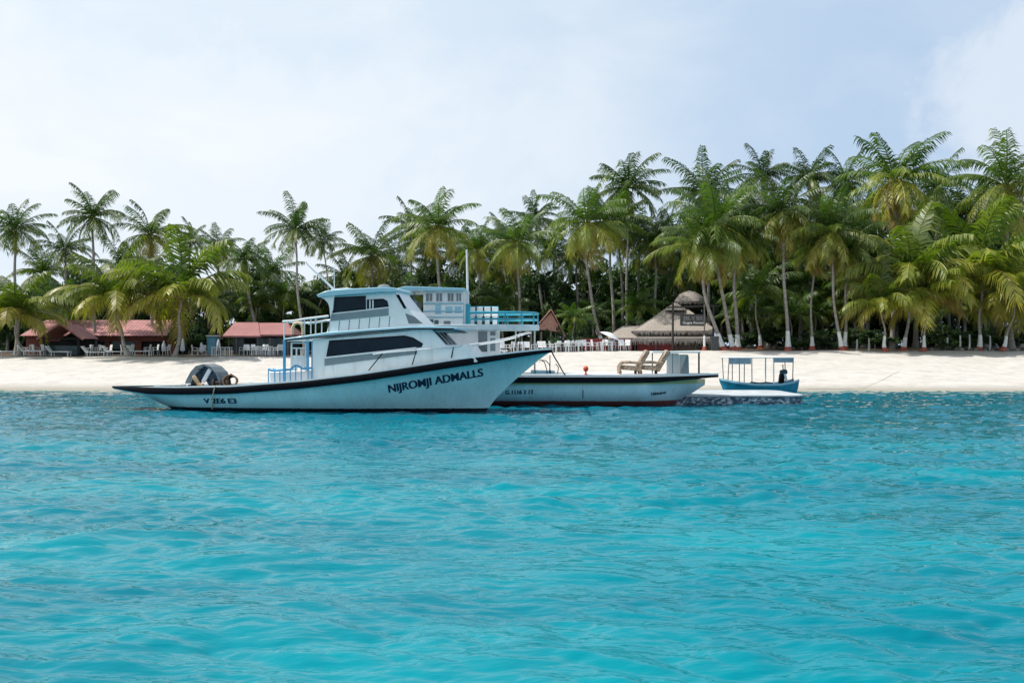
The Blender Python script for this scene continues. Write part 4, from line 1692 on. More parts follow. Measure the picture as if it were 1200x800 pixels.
def palms():
    make_crowns()
    p = palm
    # ---------- left, clear against the sky
    p(18, 270, 38, 20, 86, 'T', 'slender dark palm at the far left edge, open crown clear against the sky')
    p(76, 294, 32, 80, 95, 'T', 'dark palm standing low between the two tallest palms at the far left')
    p(108, 256, 36, 112, 88, 'T', 'tallest palm of the left side, drooping crown above the red restaurant roof')
    p(176, 276, 40, 178, 90, 'D', 'bushy headed palm rising behind the bright low palms on the left')
    p(223, 283, 25, 224, 98, 'T', 'small crowned palm just right of the bushy headed palm on the left')
    p(256, 293, 30, 257, 95, 'D', 'mid height palm above the right hand low bright palm')
    p(288, 305, 30, 306, 92, 'T', 'leaning palm with pale slanting stem left of the orange fruited palm', r0=0.24)
    p(346, 270, 38, 357, 85, 'T', 'slim palm with a cluster of orange coconuts behind the cabin boat stern', coco=True, r0=0.15)
    p(378, 282, 25, 393, 88, 'T', 'thin stemmed small palm right beside the orange fruited palm', r0=0.11, mid=0.2)
    # ---------- centre
    p(437, 302, 42, 440, 90, 'D', 'low spreading palm directly above the cabin boat flybridge')
    p(482, 268, 34, 484, 98, 'T', 'palm half hidden behind the broad palm over the wheelhouse')
    p(513, 268, 48, 517, 88, 'D', 'broad palm with thick hanging skirt above the wheelhouse')
    p(561, 294, 32, 563, 92, 'D', 'shorter palm with thin stem right of the white mast')
    p(606, 286, 44, 612, 89, 'D', 'full crowned palm with brown hanging fronds left of the leaning group')
    p(628, 258, 32, 641, 97, 'T', 'taller palm peeping up behind the full crowned palm')
    p(688, 264, 50, 709, 87, 'D', 'big palm with curved leaning stem and olive skirt, front of the centre group', band=0.9, mid=-0.35)
    p(715, 262, 42, 720, 91, 'D', 'palm with straight stem tucked behind the big leaning palm')
    p(736, 222, 46, 734, 95, 'T', 'tallest palm of the centre group, ragged crown on a straight stem')
    p(768, 285, 38, 768, 95, 'D', 'dark shaded palm behind the thatched bar roof')
    # ---------- right
    p(826, 228, 48, 834, 92, 'T', 'tall feathery palm rising behind the heavy yellowed palms at the thatched bar')
    p(823, 292, 52, 848, 80, 'D', 'heavy palm with yellowed skirt and white foot, left of the three leaning stems', band=1.35, mid=-0.25, r0=0.2)
    p(840, 266, 58, 861, 81, 'D', 'heavy palm with yellowed skirt, middle of the three leaning stems', band=1.3, mid=-0.2, r0=0.2)
    p(866, 280, 46, 866, 82, 'D', 'heavy palm with white foot, right of the three leaning stems', band=1.3, mid=-0.35, r0=0.2)
    p(893, 208, 34, 897, 98, 'T', 'distant palm top above the fan crowned palm right of centre')
    p(917, 252, 48, 924, 81, 'D', 'fan crowned palm with long straight stem behind the blue skiff', band=1.6, r0=0.19)
    p(948, 210, 36, 950, 96, 'T', 'back palm with upright fronds, left one of a pair on the right')
    p(956, 292, 38, 951, 82, 'D', 'slender stemmed palm with kinked neck left of the forked pair', band=1.1, r0=0.13, mid=-0.2)
    p(991, 214, 42, 992, 95, 'T', 'back palm with upright fronds, right one of a pair on the right')
    p(975, 272, 50, 986, 80, 'D', 'pale green palm whose stem meets its neighbour at one red foot', band=1.5, mid=-0.15, r0=0.16)
    p(992, 296, 40, 990, 80.6, 'D', 'shorter twin palm sharing the red painted foot with its neighbour', band=1.5, r0=0.16)
    p(1049, 214, 62, 1045, 86, 'D', 'massive headed palm, the tallest crown on the right', r0=0.24, coco=False)
    p(1098, 222, 46, 1100, 94, 'T', 'palm with spiky crown right behind the massive headed palm')
    p(1133, 250, 48, 1130, 98, 'T', 'dim palm between the spiky crowned one and the right edge palm')
    p(1179, 220, 60, 1187, 85, 'D', 'large palm at the right edge with dark bare stem', r0=0.24)
    # ---------- young palms at the beach
    p(1034, 360, 50, 1038, 78.6, 'Y', 'young yellowish palm with drooping fronds, leftmost on the right beach', band=0.9, r0=0.11, group='young palms on the right beach')
    p(1066, 328, 76, 1060, 80, 'Y', 'large young palm with arching fronds above the yellow ones', band=1.1, r0=0.17, group='young palms on the right beach')
    p(1088, 352, 58, 1081, 78.6, 'Y', 'young palm with golden drooping fronds in the middle of the right beach', band=0.8, r0=0.11, group='young palms on the right beach')
    p(1150, 332, 88, 1147, 80, 'Y', 'widest young palm near the right edge with long arching fronds', band=1.3, r0=0.17, group='young palms on the right beach')
    p(1188, 358, 58, 1174, 79, 'Y', 'young yellowing palm cut by the right edge', band=1.2, r0=0.13, group='young palms on the right beach')
    p(18, 372, 56, 24, 80.5, 'Y', 'low young palm with yellow leaves at the left edge', r0=0.15)
    p(135, 356, 68, 152, 79.6, 'Y', 'low bright palm with arching fronds before the red restaurant, left one', r0=0.17)
    p(212, 352, 74, 206, 79.3, 'Y', 'low bright palm with arching fronds before the red restaurant, right one', r0=0.17)
    p(72, 362, 38, 74, 90, 'G', 'dark low palm behind the gabled red porch')
    p(885, 345, 46, 892, 86, 'G', 'short dark green palm right of the three leaning stems', band=0.9, r0=0.12)
    p(926, 370, 34, 930, 88, 'G', 'short leafy palm behind the fan crowned palm stem', r0=0.12)
    p(1012, 330, 40, 1010, 90, 'G', 'shaded palm under the massive headed palm')
    p(672, 375, 22, 672, 82, 'G', 'small bright green palm right of the reddish thatched hut', r0=0.08)
    # ---------- back rows
    grp = 'palms crowded in the shaded back rows'
    lab = 'coconut palm crowded in the shaded back rows of the grove'
    back = [(50, 318, 34, 104), (145, 312, 36, 103), (205, 316, 30, 101), (318, 316, 34, 101), (405, 322, 34, 100), (460, 310, 38, 103), (540, 300, 38, 103), (585, 312, 40, 102),
            (650, 292, 42, 102), (676, 300, 40, 98), (748, 280, 42, 101), (790, 268, 42, 103), (806, 308, 40, 99), (862, 232, 42, 103), (880, 280, 46, 98), (905, 300, 46, 95), (935, 262, 46, 99), (966, 240, 40, 103),
            (1016, 250, 48, 101), (1020, 292, 46, 96), (1075, 258, 50, 99), (1072, 292, 46, 95), (1110, 280, 52, 96), (1150, 285, 52, 97), (1160, 235, 40, 105), (1195, 280, 50, 99), (940, 320, 42, 93), (980, 335, 36, 92), (1125, 318, 44, 92), (870, 262, 44, 100), (898, 245, 38, 102), (1000, 250, 40, 102), (1085, 240, 36, 106), (1150, 262, 42, 101), (726, 262, 38, 98), (590, 285, 36, 104), (500, 285, 36, 102)]
    for x, y, r, Y in back:
        p(x, y + (14 if x > 780 else 4), r, x + random.uniform(-6, 6), Y, random.choice('TTD'), lab, group=grp)
    low = [(870, 372, 30, 89), (905, 362, 34, 91), (955, 370, 30, 89), (1008, 362, 36, 90), (1104, 366, 36, 90), (1132, 362, 36, 91), (748, 362, 28, 92), (590, 364, 34, 90),
           (545, 360, 36, 91), (300, 360, 34, 93), (332, 350, 38, 93), (250, 358, 34, 92), (466, 350, 36, 92), (694, 372, 26, 90), (1165, 368, 34, 91)]
    for x, y, r, Y in low:
        p(x, y, r, x + random.uniform(-4, 4), Y, 'G', 'short dark green palm sprouting in the shaded undergrowth between the stems', group='short palms in the undergrowth', r0=0.12)


# ------------------------------------------------------------------ broad-leaved trees, bushes and the wood behind
def leaf_cloud(mb, tint, rnd, c, r, n, size, base=0.3):
    """leaves spread through an uneven lump"""
    lob = [(Vector((rnd.gauss(0, 0.45) * r[0], rnd.gauss(0, 0.45) * r[1], rnd.gauss(0, 0.42) * r[2])), rnd.uniform(0.28, 0.5)) for _ in range(9)]
    tb = [rnd.uniform(-0.25, 0.3) for _ in lob]
    for _ in range(n):
        k = rnd.randrange(len(lob))
        lc, lr = lob[k]
        d = Vector((rnd.gauss(0, 1), rnd.gauss(0, 1), rnd.gauss(0, 1))).normalized() * (rnd.random() ** 0.45)
        p = Vector(c) + lc + Vector((d.x * r[0], d.y * r[1], d.z * r[2])) * lr
        nrm = (d + Vector((0, 0, 0.6)) + Vector((rnd.gauss(0, 0.5), rnd.gauss(0, 0.5), rnd.gauss(0, 0.5)))).normalized()
        u = nrm.cross(Vector((rnd.gauss(0, 1), rnd.gauss(0, 1), rnd.gauss(0, 1)))).normalized()
        w = nrm.cross(u)
        a = size * rnd.uniform(0.6, 1.4)
        o = len(mb.v)
        mb.v += [tuple(p - u * a), tuple(p + w * a * 0.45), tuple(p + u * a), tuple(p - w * a * 0.45)]
        mb.f.append((o, o + 1, o + 2, o + 3))
        mb.m.append(0)
        tint += [max(0, min(1, base + tb[k] + rnd.uniform(-0.15, 0.15)))] * 4


TREES = []


def make_trees():
    for s in range(4):
        rnd = random.Random(100 + s)
        mb, tint = MB(), []
        for _ in range(6):
            leaf_cloud(mb, tint, rnd, (rnd.gauss(0, 0.30), rnd.gauss(0, 0.25), rnd.uniform(0.25, 0.82)), (0.40, 0.36, 0.26), 900, 0.034, 0.3)
        mb.t = tint
        o = mb.build('crown', BUSHLEAF, smooth=0)
        cm = o.data
        bpy.data.objects.remove(o)
        mb = MB()
        mb.tube([(0, 0, -0.02), (0.02, 0, 0.2), (0.0, 0.02, 0.45), (0.03, 0, 0.7)], [0.035, 0.026, 0.02, 0.008], 7)
        for a in range(5):
            an = a * 1.3 + s
            mb.tube([(0.01, 0, 0.22 + 0.06 * a), (0.15 * math.cos(an), 0.15 * math.sin(an), 0.36 + 0.07 * a), (0.28 * math.cos(an), 0.28 * math.sin(an), 0.5 + 0.07 * a)], [0.014, 0.010, 0.004], 5)
        o = mb.build('trunk', BARK)
        tm = o.data
        bpy.data.objects.remove(o)
        TREES.append((cm, tm))


def leafy(px, top, wpx, Y, k, label, group=None, name='broadleaf_tree'):
    x = PX(px, Y)
    g = ground(x, Y)
    H = PZ(top, Y) - g
    W = wpx * Y / F
    t = thing(name, label, 'tree' if H > 2.5 else 'bush', (x, Y, g), random.uniform(0, 6.28), group)
    cm, tm = TREES[k % 4]
    for nm, me in (('crown', cm), ('trunk', tm)):
        o = bpy.data.objects.new(nm, me)
        COL.objects.link(o)
        o.parent = t
        o.scale = (W, W, H * 0.95)


def trees():
    make_trees()
    grp = 'dark broadleaf trees behind the palms'
    lab = 'dark broadleaf tree filling the gaps behind the palm trunks'
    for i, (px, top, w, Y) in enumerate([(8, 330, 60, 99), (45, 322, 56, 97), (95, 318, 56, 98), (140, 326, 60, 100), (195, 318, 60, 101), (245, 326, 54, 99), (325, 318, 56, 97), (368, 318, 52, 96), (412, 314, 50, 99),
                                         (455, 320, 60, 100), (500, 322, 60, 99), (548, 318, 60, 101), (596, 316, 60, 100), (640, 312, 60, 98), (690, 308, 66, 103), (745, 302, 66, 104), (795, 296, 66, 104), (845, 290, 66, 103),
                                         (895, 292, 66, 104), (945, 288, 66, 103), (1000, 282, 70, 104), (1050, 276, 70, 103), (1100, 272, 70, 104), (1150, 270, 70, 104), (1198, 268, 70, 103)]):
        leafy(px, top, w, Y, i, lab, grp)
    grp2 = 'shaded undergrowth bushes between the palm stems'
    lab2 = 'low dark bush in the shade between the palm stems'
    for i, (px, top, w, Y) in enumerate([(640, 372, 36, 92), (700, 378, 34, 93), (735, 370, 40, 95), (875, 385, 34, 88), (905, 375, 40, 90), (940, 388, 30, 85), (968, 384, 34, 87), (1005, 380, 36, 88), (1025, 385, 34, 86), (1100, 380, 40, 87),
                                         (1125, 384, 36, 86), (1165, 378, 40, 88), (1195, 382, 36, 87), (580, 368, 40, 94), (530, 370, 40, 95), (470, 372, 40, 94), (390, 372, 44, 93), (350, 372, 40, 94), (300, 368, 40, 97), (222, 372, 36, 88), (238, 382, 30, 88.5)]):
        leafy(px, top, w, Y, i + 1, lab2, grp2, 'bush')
    leafy(651, 381, 17, 80.6, 2, 'round green bush under the reddish thatched roof', name='bush')
    leafy(683, 366, 24, 84, 3, 'bright leafy shrub right of the reddish thatched hut', name='bush')
    leafy(1108, 401, 16, 79.5, 1, 'small bright green bush at the beach edge between young palm stems', name='bush')
    # far wood: one mass nobody could count
    rnd = random.Random(77)
    mb, tint = MB(), []
    for px in range(-240, 1470, 24):
        Y = rnd.uniform(108, 116)
        top = interp([(0, 338), (300, 344), (420, 332), (640, 318), (800, 292), (1000, 276), (1200, 262)], px) + rnd.uniform(-8, 10)
        zt = PZ(top, Y)
        for zc in np.arange(2.4, zt, 2.2):
            leaf_cloud(mb, tint, rnd, (PX(px, Y) + rnd.gauss(0, 0.8), Y + rnd.gauss(0, 1.2), float(zc)), (2.6, 1.8, 2.0), 420, 0.42, 0.12)
    mb.t = tint
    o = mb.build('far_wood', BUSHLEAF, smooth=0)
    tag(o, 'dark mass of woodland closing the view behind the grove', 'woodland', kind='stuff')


# ------------------------------------------------------------------ buildings and beach furniture
def hip_roof(mb, x0, x1, y0, y1, z0, z1, rx0, rx1, ry, mi=0, th=0.14, sag=0.0):
    """hip roof from an eaves rectangle to a ridge (rx0..rx1 at y=ry), with thickness"""
    e = [(x0, y0, z0), (x1, y0, z0), (x1, y1, z0), (x0, y1, z0)]
    r = [(rx0, ry, z1), (rx1, ry, z1)]
    b = [(x, y, z - th) for x, y, z in e]
    vs = e + r + b
    mb.add(vs, [(0, 1, 5, 4), (1, 2, 5), (2, 3, 4, 5), (3, 0, 4), (0, 6, 7, 1), (1, 7, 8, 2), (2, 8, 9, 3), (3, 9, 6, 0), (9, 8, 7, 6)], mi)


def fringe(mb, path, z, n, length, seed):
    rnd = random.Random(seed)
    for (ax, ay), (bx, by) in zip(path, path[1:]):
        d = math.hypot(bx - ax, by - ay)
        k = int(n * d)
        for i in range(k):
            u = (i + rnd.random()) / k
            x, y = ax + (bx - ax) * u, ay + (by - ay) * u
            l = length * rnd.uniform(0.4, 1.2)
            dx, dy = (bx - ax) / d * 0.04, (by - ay) / d * 0.04
            ox, oy = rnd.uniform(-0.06, 0.06), rnd.uniform(-0.08, 0.06)
            mb.add([(x - dx, y - dy, z + 0.05), (x + dx, y + dy, z + 0.05), (x + dx * 0.4 + ox, y + dy * 0.4 + oy, z - l), (x - dx * 0.4 + ox, y - dy * 0.4 + oy, z - l)], [(0, 1, 2, 3)])


def corrugated(mb, a, b, c, d, n, amp=0.03):
    """sheet roof slope a-b (eave) to d-c (ridge) with standing ribs"""
    a, b, c, d = map(Vector, (a, b, c, d))
    nrm = (b - a).cross(d - a).normalized()
    rows = [[], []]
    for i in range(n * 2 + 1):
        u = i / (n * 2)
        o = nrm * (amp if i % 2 else 0)
        rows[0].append(tuple(a.lerp(b, u) + o))
        rows[1].append(tuple(d.lerp(c, u) + o))
    mb.grid(rows)


def buildings():
    # ---------------- red restaurant on the left
    Y = 88.0
    g = ground(PX(110, Y), Y)
    t = thing('restaurant_building', 'long red roofed restaurant behind the low bright palms on the left', 'building', (PX(110, Y), Y, g))
    S = Y / F

    def lx(px): return (px - 110) * S
    def lz(py): return PZ(py, Y) - g
    mb = MB()
    zr, ze = lz(374), lz(393.5)
    corrugated(mb, (lx(28), -0.8, ze), (lx(206), -0.8, ze), (lx(200), 3.2, zr), (lx(34), 3.2, zr), 40)
    corrugated(mb, (lx(206), 7.2, ze), (lx(28), 7.2, ze), (lx(34), 3.2, zr), (lx(200), 3.2, zr), 40)
    mb.add([(lx(28), -0.8, ze - 0.03), (lx(28), 7.2, ze - 0.03), (lx(34), 3.2, zr)], [(0, 1, 2)])
    mb.add([(lx(206), -0.8, ze - 0.03), (lx(206), 7.2, ze - 0.03), (lx(200), 3.2, zr)], [(2, 1, 0)])
    mb.build('roof', REDROOF, t, smooth=20)
    mb = MB()
    for a, b in ((30, 50), (88, 99), (109, 113), (122, 128), (158, 165), (196, 204)):
        mb.box((lx((a + b) / 2), 0.2, ze / 2 - 0.1), ((b - a) * S, 0.25, ze))
    mb.box((lx(117), 0.2, ze - 0.22), (lx(204) - lx(30), 0.22, 0.5))
    mb.build('wall', REDWALL, t)
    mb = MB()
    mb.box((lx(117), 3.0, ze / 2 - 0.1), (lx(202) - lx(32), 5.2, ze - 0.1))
    mb.build('dark_interior', DARKIN, t)  # solid near-black block in place of the shaded room
    for a, b in ((100, 108), (114, 121), (129, 157)):
        mb = MB()
        mb.box((lx((a + b) / 2), 0.25, 1.05), ((b - a) * S - 0.04, 0.08, 1.2))
        mb.build('window', TEALWALL, t)
    # gabled porch
    Yp = 84.5
    x = PX(79, Yp)
    gp = ground(x, Yp)
    t = thing('gabled_porch', 'steep red gabled porch hut standing before the restaurant', 'hut', (x, Yp, gp))
    S = Yp / F
    za, zb = PZ(380, Yp) - gp, PZ(397, Yp) - gp
    w = 25 * S
    for sg in (-1, 1):
        mb = MB()
        a, b, c, d = (sg * w, -1.4, zb), (sg * w, 2.2, zb), (0, 2.2, za), (0, -1.4, za)
        if sg < 0:
            a, b, c, d = b, a, d, c
        corrugated(mb, a, b, c, d, 9)
        mb.build('roof_slope', REDROOF, t, smooth=20)
    mb = MB()
    for sg in (-1, 1):
        mb.tube([(sg * (w + 0.12), -1.42, zb - 0.06), (0, -1.42, za + 0.02)], 0.09, 6)
    mb.build('barge_board', REDROOF, t)
    mb = MB()
    for sg in (-1, 1):
        for yy in (-1.2, 2.0):
            mb.box((sg * (w - 0.35), yy, zb / 2), (0.13, 0.13, zb + 0.2))
    mb.box((0, -1.2, zb), (2 * w - 0.5, 0.08, 0.1))
    mb.build('post', DARKWOOD, t)
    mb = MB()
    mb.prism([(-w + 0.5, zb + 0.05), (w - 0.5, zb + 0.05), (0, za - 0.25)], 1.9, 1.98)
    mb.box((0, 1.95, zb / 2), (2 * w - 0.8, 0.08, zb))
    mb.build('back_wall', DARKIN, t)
    mb = MB()
    mb.box((0, -1.2, 0.42), (2 * w - 0.5, 0.07, 0.75))
    mb.build('porch_rail', TEALWALL, t)
    # ---------------- second red hut
    Y = 86.0
    x = PX(302, Y)
    g = ground(x, Y)
    t = thing('beach_hut', 'dusty red hip roofed hut with teal glazing beside the cabin boat stern', 'building', (x, Y, g))
    S = Y / F

    def lx(px): return (px - 302) * S
    def lz(py): return PZ(py, Y) - g
    mb = MB()
    hip_roof(mb, lx(264), lx(308), -0.9, 4.6, lz(393.5), lz(377), lx(268), lx(296), 1.9)
    mb.build('roof', DUSTROOF, t, smooth=20)
    mb = MB()
    hip_roof(mb, lx(300), lx(345), -0.5, 4.8, lz(392), lz(377.5), lx(296), lx(331), 2.1)
    mb.build('roof', DUSTROOF, t, smooth=20)
    zt = lz(394.5)
    mb = MB()
    mb.box((lx(304), 2.6, zt / 2 - 0.1), (lx(338) - lx(271), 3.6, zt))
    mb.build('wall', TEALWALL, t)
    for px in (270, 279, 304, 318, 339):
        mb = MB()
        mb.box((lx(px), -0.5, zt / 2 - 0.1), (0.10, 0.10, zt + 0.05))
        mb.build('post', GREYWOOD, t)
    mb = MB()
    mb.box((lx(290.5), 0.78, zt / 2), (1.0, 0.05, zt - 0.3))
    mb.build('door', DARKIN, t)
    # blue booth left of it
    Y = 86.5
    x = PX(250, Y)
    g = ground(x, Y)
    t = thing('blue_booth', 'narrow blue painted booth left of the dusty red hut', 'booth', (x, Y, g))
    hh = PZ(394, Y) - g
    mb = MB()
    mb.box((0, 0, hh / 2), (0.85, 0.8, hh))
    mb.build('cabinet', BLUEDOOR, t, bevel=0.02)
    mb = MB()
    mb.box((0, -0.41, hh * 0.48), (0.62, 0.03, hh * 0.84))
    mb.build('door', paint('light_blue_door', (0.11, 0.32, 0.46), 0.6), t)
    mb = MB()
    mb.box((0, 0, hh + 0.04), (1.0, 0.95, 0.08))
    mb.build('roof', SHEET, t)
    # ---------------- reddish thatched hut
    Y = 81.5
    x = PX(645, Y)
    g = ground(x, Y)
    t = thing('thatched_shelter', 'small reddish thatched shelter with sharp gable behind the cabin boat bow', 'hut', (x, Y, g))
    S = Y / F
    zt, ze = PZ(362, Y) - g, PZ(391, Y) - g
    mb = MB()
    hip = [(-1.9, -1.1, PZ(388, Y) - g), (1.05, -1.1, ze)]
    # two sagging slopes with a front gable
    rows = []
    for u in np.linspace(0, 1, 9):
        xl = -1.95 * (1 - u) ** 1.0
        zl = ze + (zt - ze) * u ** 1.35 + 0.25 * (1 - u) ** 2
        rows.append([(xl - 0.0, -1.2, zl), (xl, 2.2, zl), (xl, 2.2, zl - 0.12), (xl, -1.2, zl - 0.12)])
    for u in np.linspace(0.1, 1, 8):
        xr = 1.1 * u ** 0.9
        zr = zt + (ze - 0.15 - zt) * u
        rows.append([(xr, -1.2, zr), (xr, 2.2, zr), (xr, 2.2, zr - 0.12), (xr, -1.2, zr - 0.12)])
    mb.grid(rows, 0, True)
    fringe(mb, [(-1.95, -1.2), (-1.95, 2.2)], ze + 0.2, 26, 0.25, 3)
    fringe(mb, [(1.1, 2.2), (1.1, -1.2)], ze - 0.2, 26, 0.35, 4)
    mb.build('roof', PINKTHATCH, t, smooth=40)
    mb = MB()
    mb.prism([(-1.2, ze + 0.35), (0.9, ze + 0.1), (0.02, zt - 0.3)], -0.9, -0.86)
    mb.build('gable_wall', PINKTHATCH, t)
    for px in (-1.55, -0.75, 0.0, 1.0):
        mb = MB()
        mb.tube([(px, -1.0, -0.05), (px, -1.0, ze + 0.15)], 0.07, 7)
        mb.tube([(px, 2.0, -0.05), (px, 2.0, ze + 0.15)], 0.07, 7)
        mb.build('post', GREYWOOD, t)
    # ---------------- the big thatched bar
    Y = 82.6
    x = PX(780, Y)
    g = ground(x, Y)
    t = thing('thatched_bar', 'broad grey thatched bar hut with low red wall under the palms', 'hut', (x, Y, g))
    S = Y / F

    def lx(px): return (px - 780) * S
    def lz(py): return PZ(py, Y) - g
    mb = MB()
    z0 = lz(396)
    hip_roof(mb, lx(716), lx(834), -1.6, 7.0, z0, lz(381), lx(734), lx(822), 2.6, th=0.25)
    fringe(mb, [(lx(716), 7.0), (lx(716), -1.6), (lx(834), -1.6), (lx(834), 7.0)], z0 - 0.1, 30, 0.42, 8)
    mb.build('lower_roof', THATCH, t, smooth=20)
    mb = MB()
    z1 = lz(388)
    # upper roof as a gently sagging hip
    rows = []
    for u in np.linspace(0, 1, 8):
        k = u ** 0.92
        a, b = lx(740) + (lx(784) - lx(740)) * k, lx(838) + (lx(813) - lx(838)) * k ** 1.3
        c, d = -1.25 + 3.75 * k, 6.6 - 3.9 * k
        z = z1 + (lz(361.5) - z1) * u + 0.10 * math.sin(u * PI) * -1
        row = []
        for (p, q) in (((a, c), (b, c)), ((b, c), (b, d)), ((b, d), (a, d)), ((a, d), (a, c))):
            for s_ in range(6):
                f = s_ / 6
                row.append((p[0] + (q[0] - p[0]) * f + random.uniform(-0.03, 0.03), p[1] + (q[1] - p[1]) * f, z + random.uniform(-0.04, 0.04)))
        rows.append(row)
    mb.grid(rows, 0, True)
    n = len(rows[0])
    mb.f.append(tuple(range(len(mb.v) - n, len(mb.v))))
    mb.m.append(0)
    fringe(mb, [(lx(740), -1.3), (lx(838), -1.3)], z1 - 0.02, 26, 0.3, 9)
    mb.build('upper_roof', THATCH, t, smooth=50)
    mb = MB()
    mb.lathe([(1.0, 0), (0.75, 0.22), (0.3, 0.5), (0.06, 0.62)], 14, (lx(797), 2.6, lz(362.5)), wob=0.06)
    mb.build('ridge_cap', THATCH, t)
    for px in (720, 742, 766, 790, 812, 830):
        mb = MB()
        mb.tube([(lx(px), -1.2, -0.05), (lx(px), -1.2, z0)], 0.08, 7)
        mb.build('post', GREYWOOD, t)
    mb = MB()
    mb.box((lx(768), -0.9, 0.48), (lx(791) - lx(745), 0.15, 0.96))
    mb.build('red_front', REDFENCE, t)
    mb = MB()
    mb.box((lx(804), -0.9, 0.46), (lx(817) - lx(793), 0.2, 0.92))
    mb.build('brick_front', BRICK, t)
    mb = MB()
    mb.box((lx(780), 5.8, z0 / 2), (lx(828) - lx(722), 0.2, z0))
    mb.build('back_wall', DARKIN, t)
    # ---------------- thatched lookout on a pole
    Y = 90.0
    x = PX(808, Y)
    g = ground(x, Y)
    t = thing('thatched_lookout', 'round thatched lookout roof on a post above the bar hut', 'lookout', (x, Y, g))
    S = Y / F
    zc, zt = PZ(353, Y) - g, PZ(339, Y) - g
    mb = MB()
    mb.lathe([(1.30, -0.10), (1.36, 0.02), (1.2, 0.32), (0.92, 0.62), (0.55, 0.86), (0.15, 0.97)], 20, (0, 0, zc - 0.05), wob=0.03)
    fringe(mb, [(1.3 * math.cos(a), 1.3 * math.sin(a)) for a in [2 * PI * k / 20 for k in range(21)]], zc - 0.1, 26, 0.22, 5)
    mb.build('roof', THATCH, t, smooth=50)
    mb = MB()
    mb.tube([(0, 0, -0.05), (0, 0, zc + 0.3)], 0.16, 8)
    mb.build('post', DARKWOOD, t)
    mb = MB()
    mb.lathe([(0.98, 0), (0.98, 0.12)], 16, (0, 0, zc - 0.62))
    mb.build('platform', DARKWOOD, t)
    for k in range(6):
        a = k * PI / 3
        mb = MB()
        mb.tube([(0.9 * math.cos(a), 0.9 * math.sin(a), zc - 0.6), (0.95 * math.cos(a), 0.95 * math.sin(a), zc)], 0.05, 6)
        mb.build('roof_strut', DARKWOOD, t)
    # ---------------- sign on two dark posts
    Y = 80.0
    x = PX(813, Y)
    g = ground(x, Y)
    t = thing('hanging_sign', 'dark board sign with pale lettering hung between two dark posts at the bar', 'sign', (x, Y, g))
    S = Y / F

    def lx(px): return (px - 813) * S
    def lz(py): return PZ(py, Y) - g
    for px, top in ((788.5, 354), (836, 357)):
        mb = MB()
        mb.tube([(lx(px), 0, -0.05), (lx(px), 0, lz(top))], 0.085, 8)
        mb.build('post', DARKWOOD, t)
    mb = MB()
    mb.tube([(lx(781), 0, lz(360.2)), (lx(810), 0, lz(359)), (lx(843), 0, lz(358.5))], 0.06, 8)
    mb.build('cross_beam', DARKWOOD, t)
    mb = MB()
    for px in (801, 823):
        mb.tube([(lx(px), 0, lz(359)), (lx(px), -0.02, lz(368.5))], 0.015, 5)
    mb.build('hanger', BLACK, t)
    mb = MB()
    a, b, c, d = lx(797), lx(829), lz(381.5), lz(368)
    poly = [(a, c), (b - 0.2, c - 0.03), (b, (c + d) / 2), (b - 0.15, d), (a, d)]
    mb.prism(poly, -0.05, 0.03)
    bd = mb.build('board', paint('dark_sign_board', (0.045, 0.042, 0.04), 0.7, 0.3, 8.0), t, bevel=0.02)
    PALE = paint('pale_sign_letters', (0.62, 0.60, 0.56), 0.8)
    DIM = paint('grey_sign_letters', (0.22, 0.21, 0.20), 0.8)
    for body, p0, w, hgt, mt in (('EEL V SEE', (a + 0.28, c + 0.44), 1.48, 0.30, DIM), ('Gugse Rooset', (a + 0.2, c + 0.14), 1.7, 0.20, PALE)):
        vs, fs = text_polys(body, 1.0, 0.02)
        x0, x1 = min(v[0] for v in vs), max(v[0] for v in vs)
        hh = max(v[1] for v in vs)
        mb = MB()
        mb.add([(p0[0] + (u - x0) / (x1 - x0) * w, -0.056, p0[1] + v / hh * hgt) for u, v in vs], fs)
        mb.build('lettering', mt, bd, smooth=0)
    # grey box bin at the right post
    Y = 79.6
    x = PX(836.5, Y)
    g = ground(x, Y)
    t = thing('litter_bin', 'tall dark grey litter bin beside the right sign post', 'bin', (x, Y - 0.3, g))
    hh = PZ(394, Y) - g
    mb = MB()
    mb.lathe([(0.32, 0), (0.40, hh - 0.12)], 4, (0, 0, 0))
    mb.build('bin_body', BIN, t, smooth=20)
    mb = MB()
    mb.lathe([(0.43, hh - 0.118), (0.43, hh - 0.03), (0.3, hh)], 4, (0, 0, 0))
    mb.build('bin_lid', BIN, t, smooth=20)
    t.rotation_euler = (0, 0, PI / 4)
    # white painted post next to it
    x = PX(825.5, 79.6)
    t = thing('painted_post', 'slim post with white band and red foot under the hanging sign', 'post', (x, 79.6, ground(x, 79.6)))
    mb = MB()
    mb.tube([(0, 0, 0.3), (0, 0, PZ(356, 79.6) - ground(x, 79.6))], 0.055, 8)
    mb.build('pole', GREYWOOD, t)
    mb = MB()
    mb.tube([(0, 0, 0.3), (0, 0, 1.15)], 0.095, 8)
    mb.build('white_band', LIMEWASH, t)
    mb = MB()
    mb.tube([(0, 0, -0.05), (0, 0, 0.3)], [0.2, 0.13], 8)
    mb.build('red_foot', REDBASE, t)
    # ---------------- red board fence
    Y = 81.0
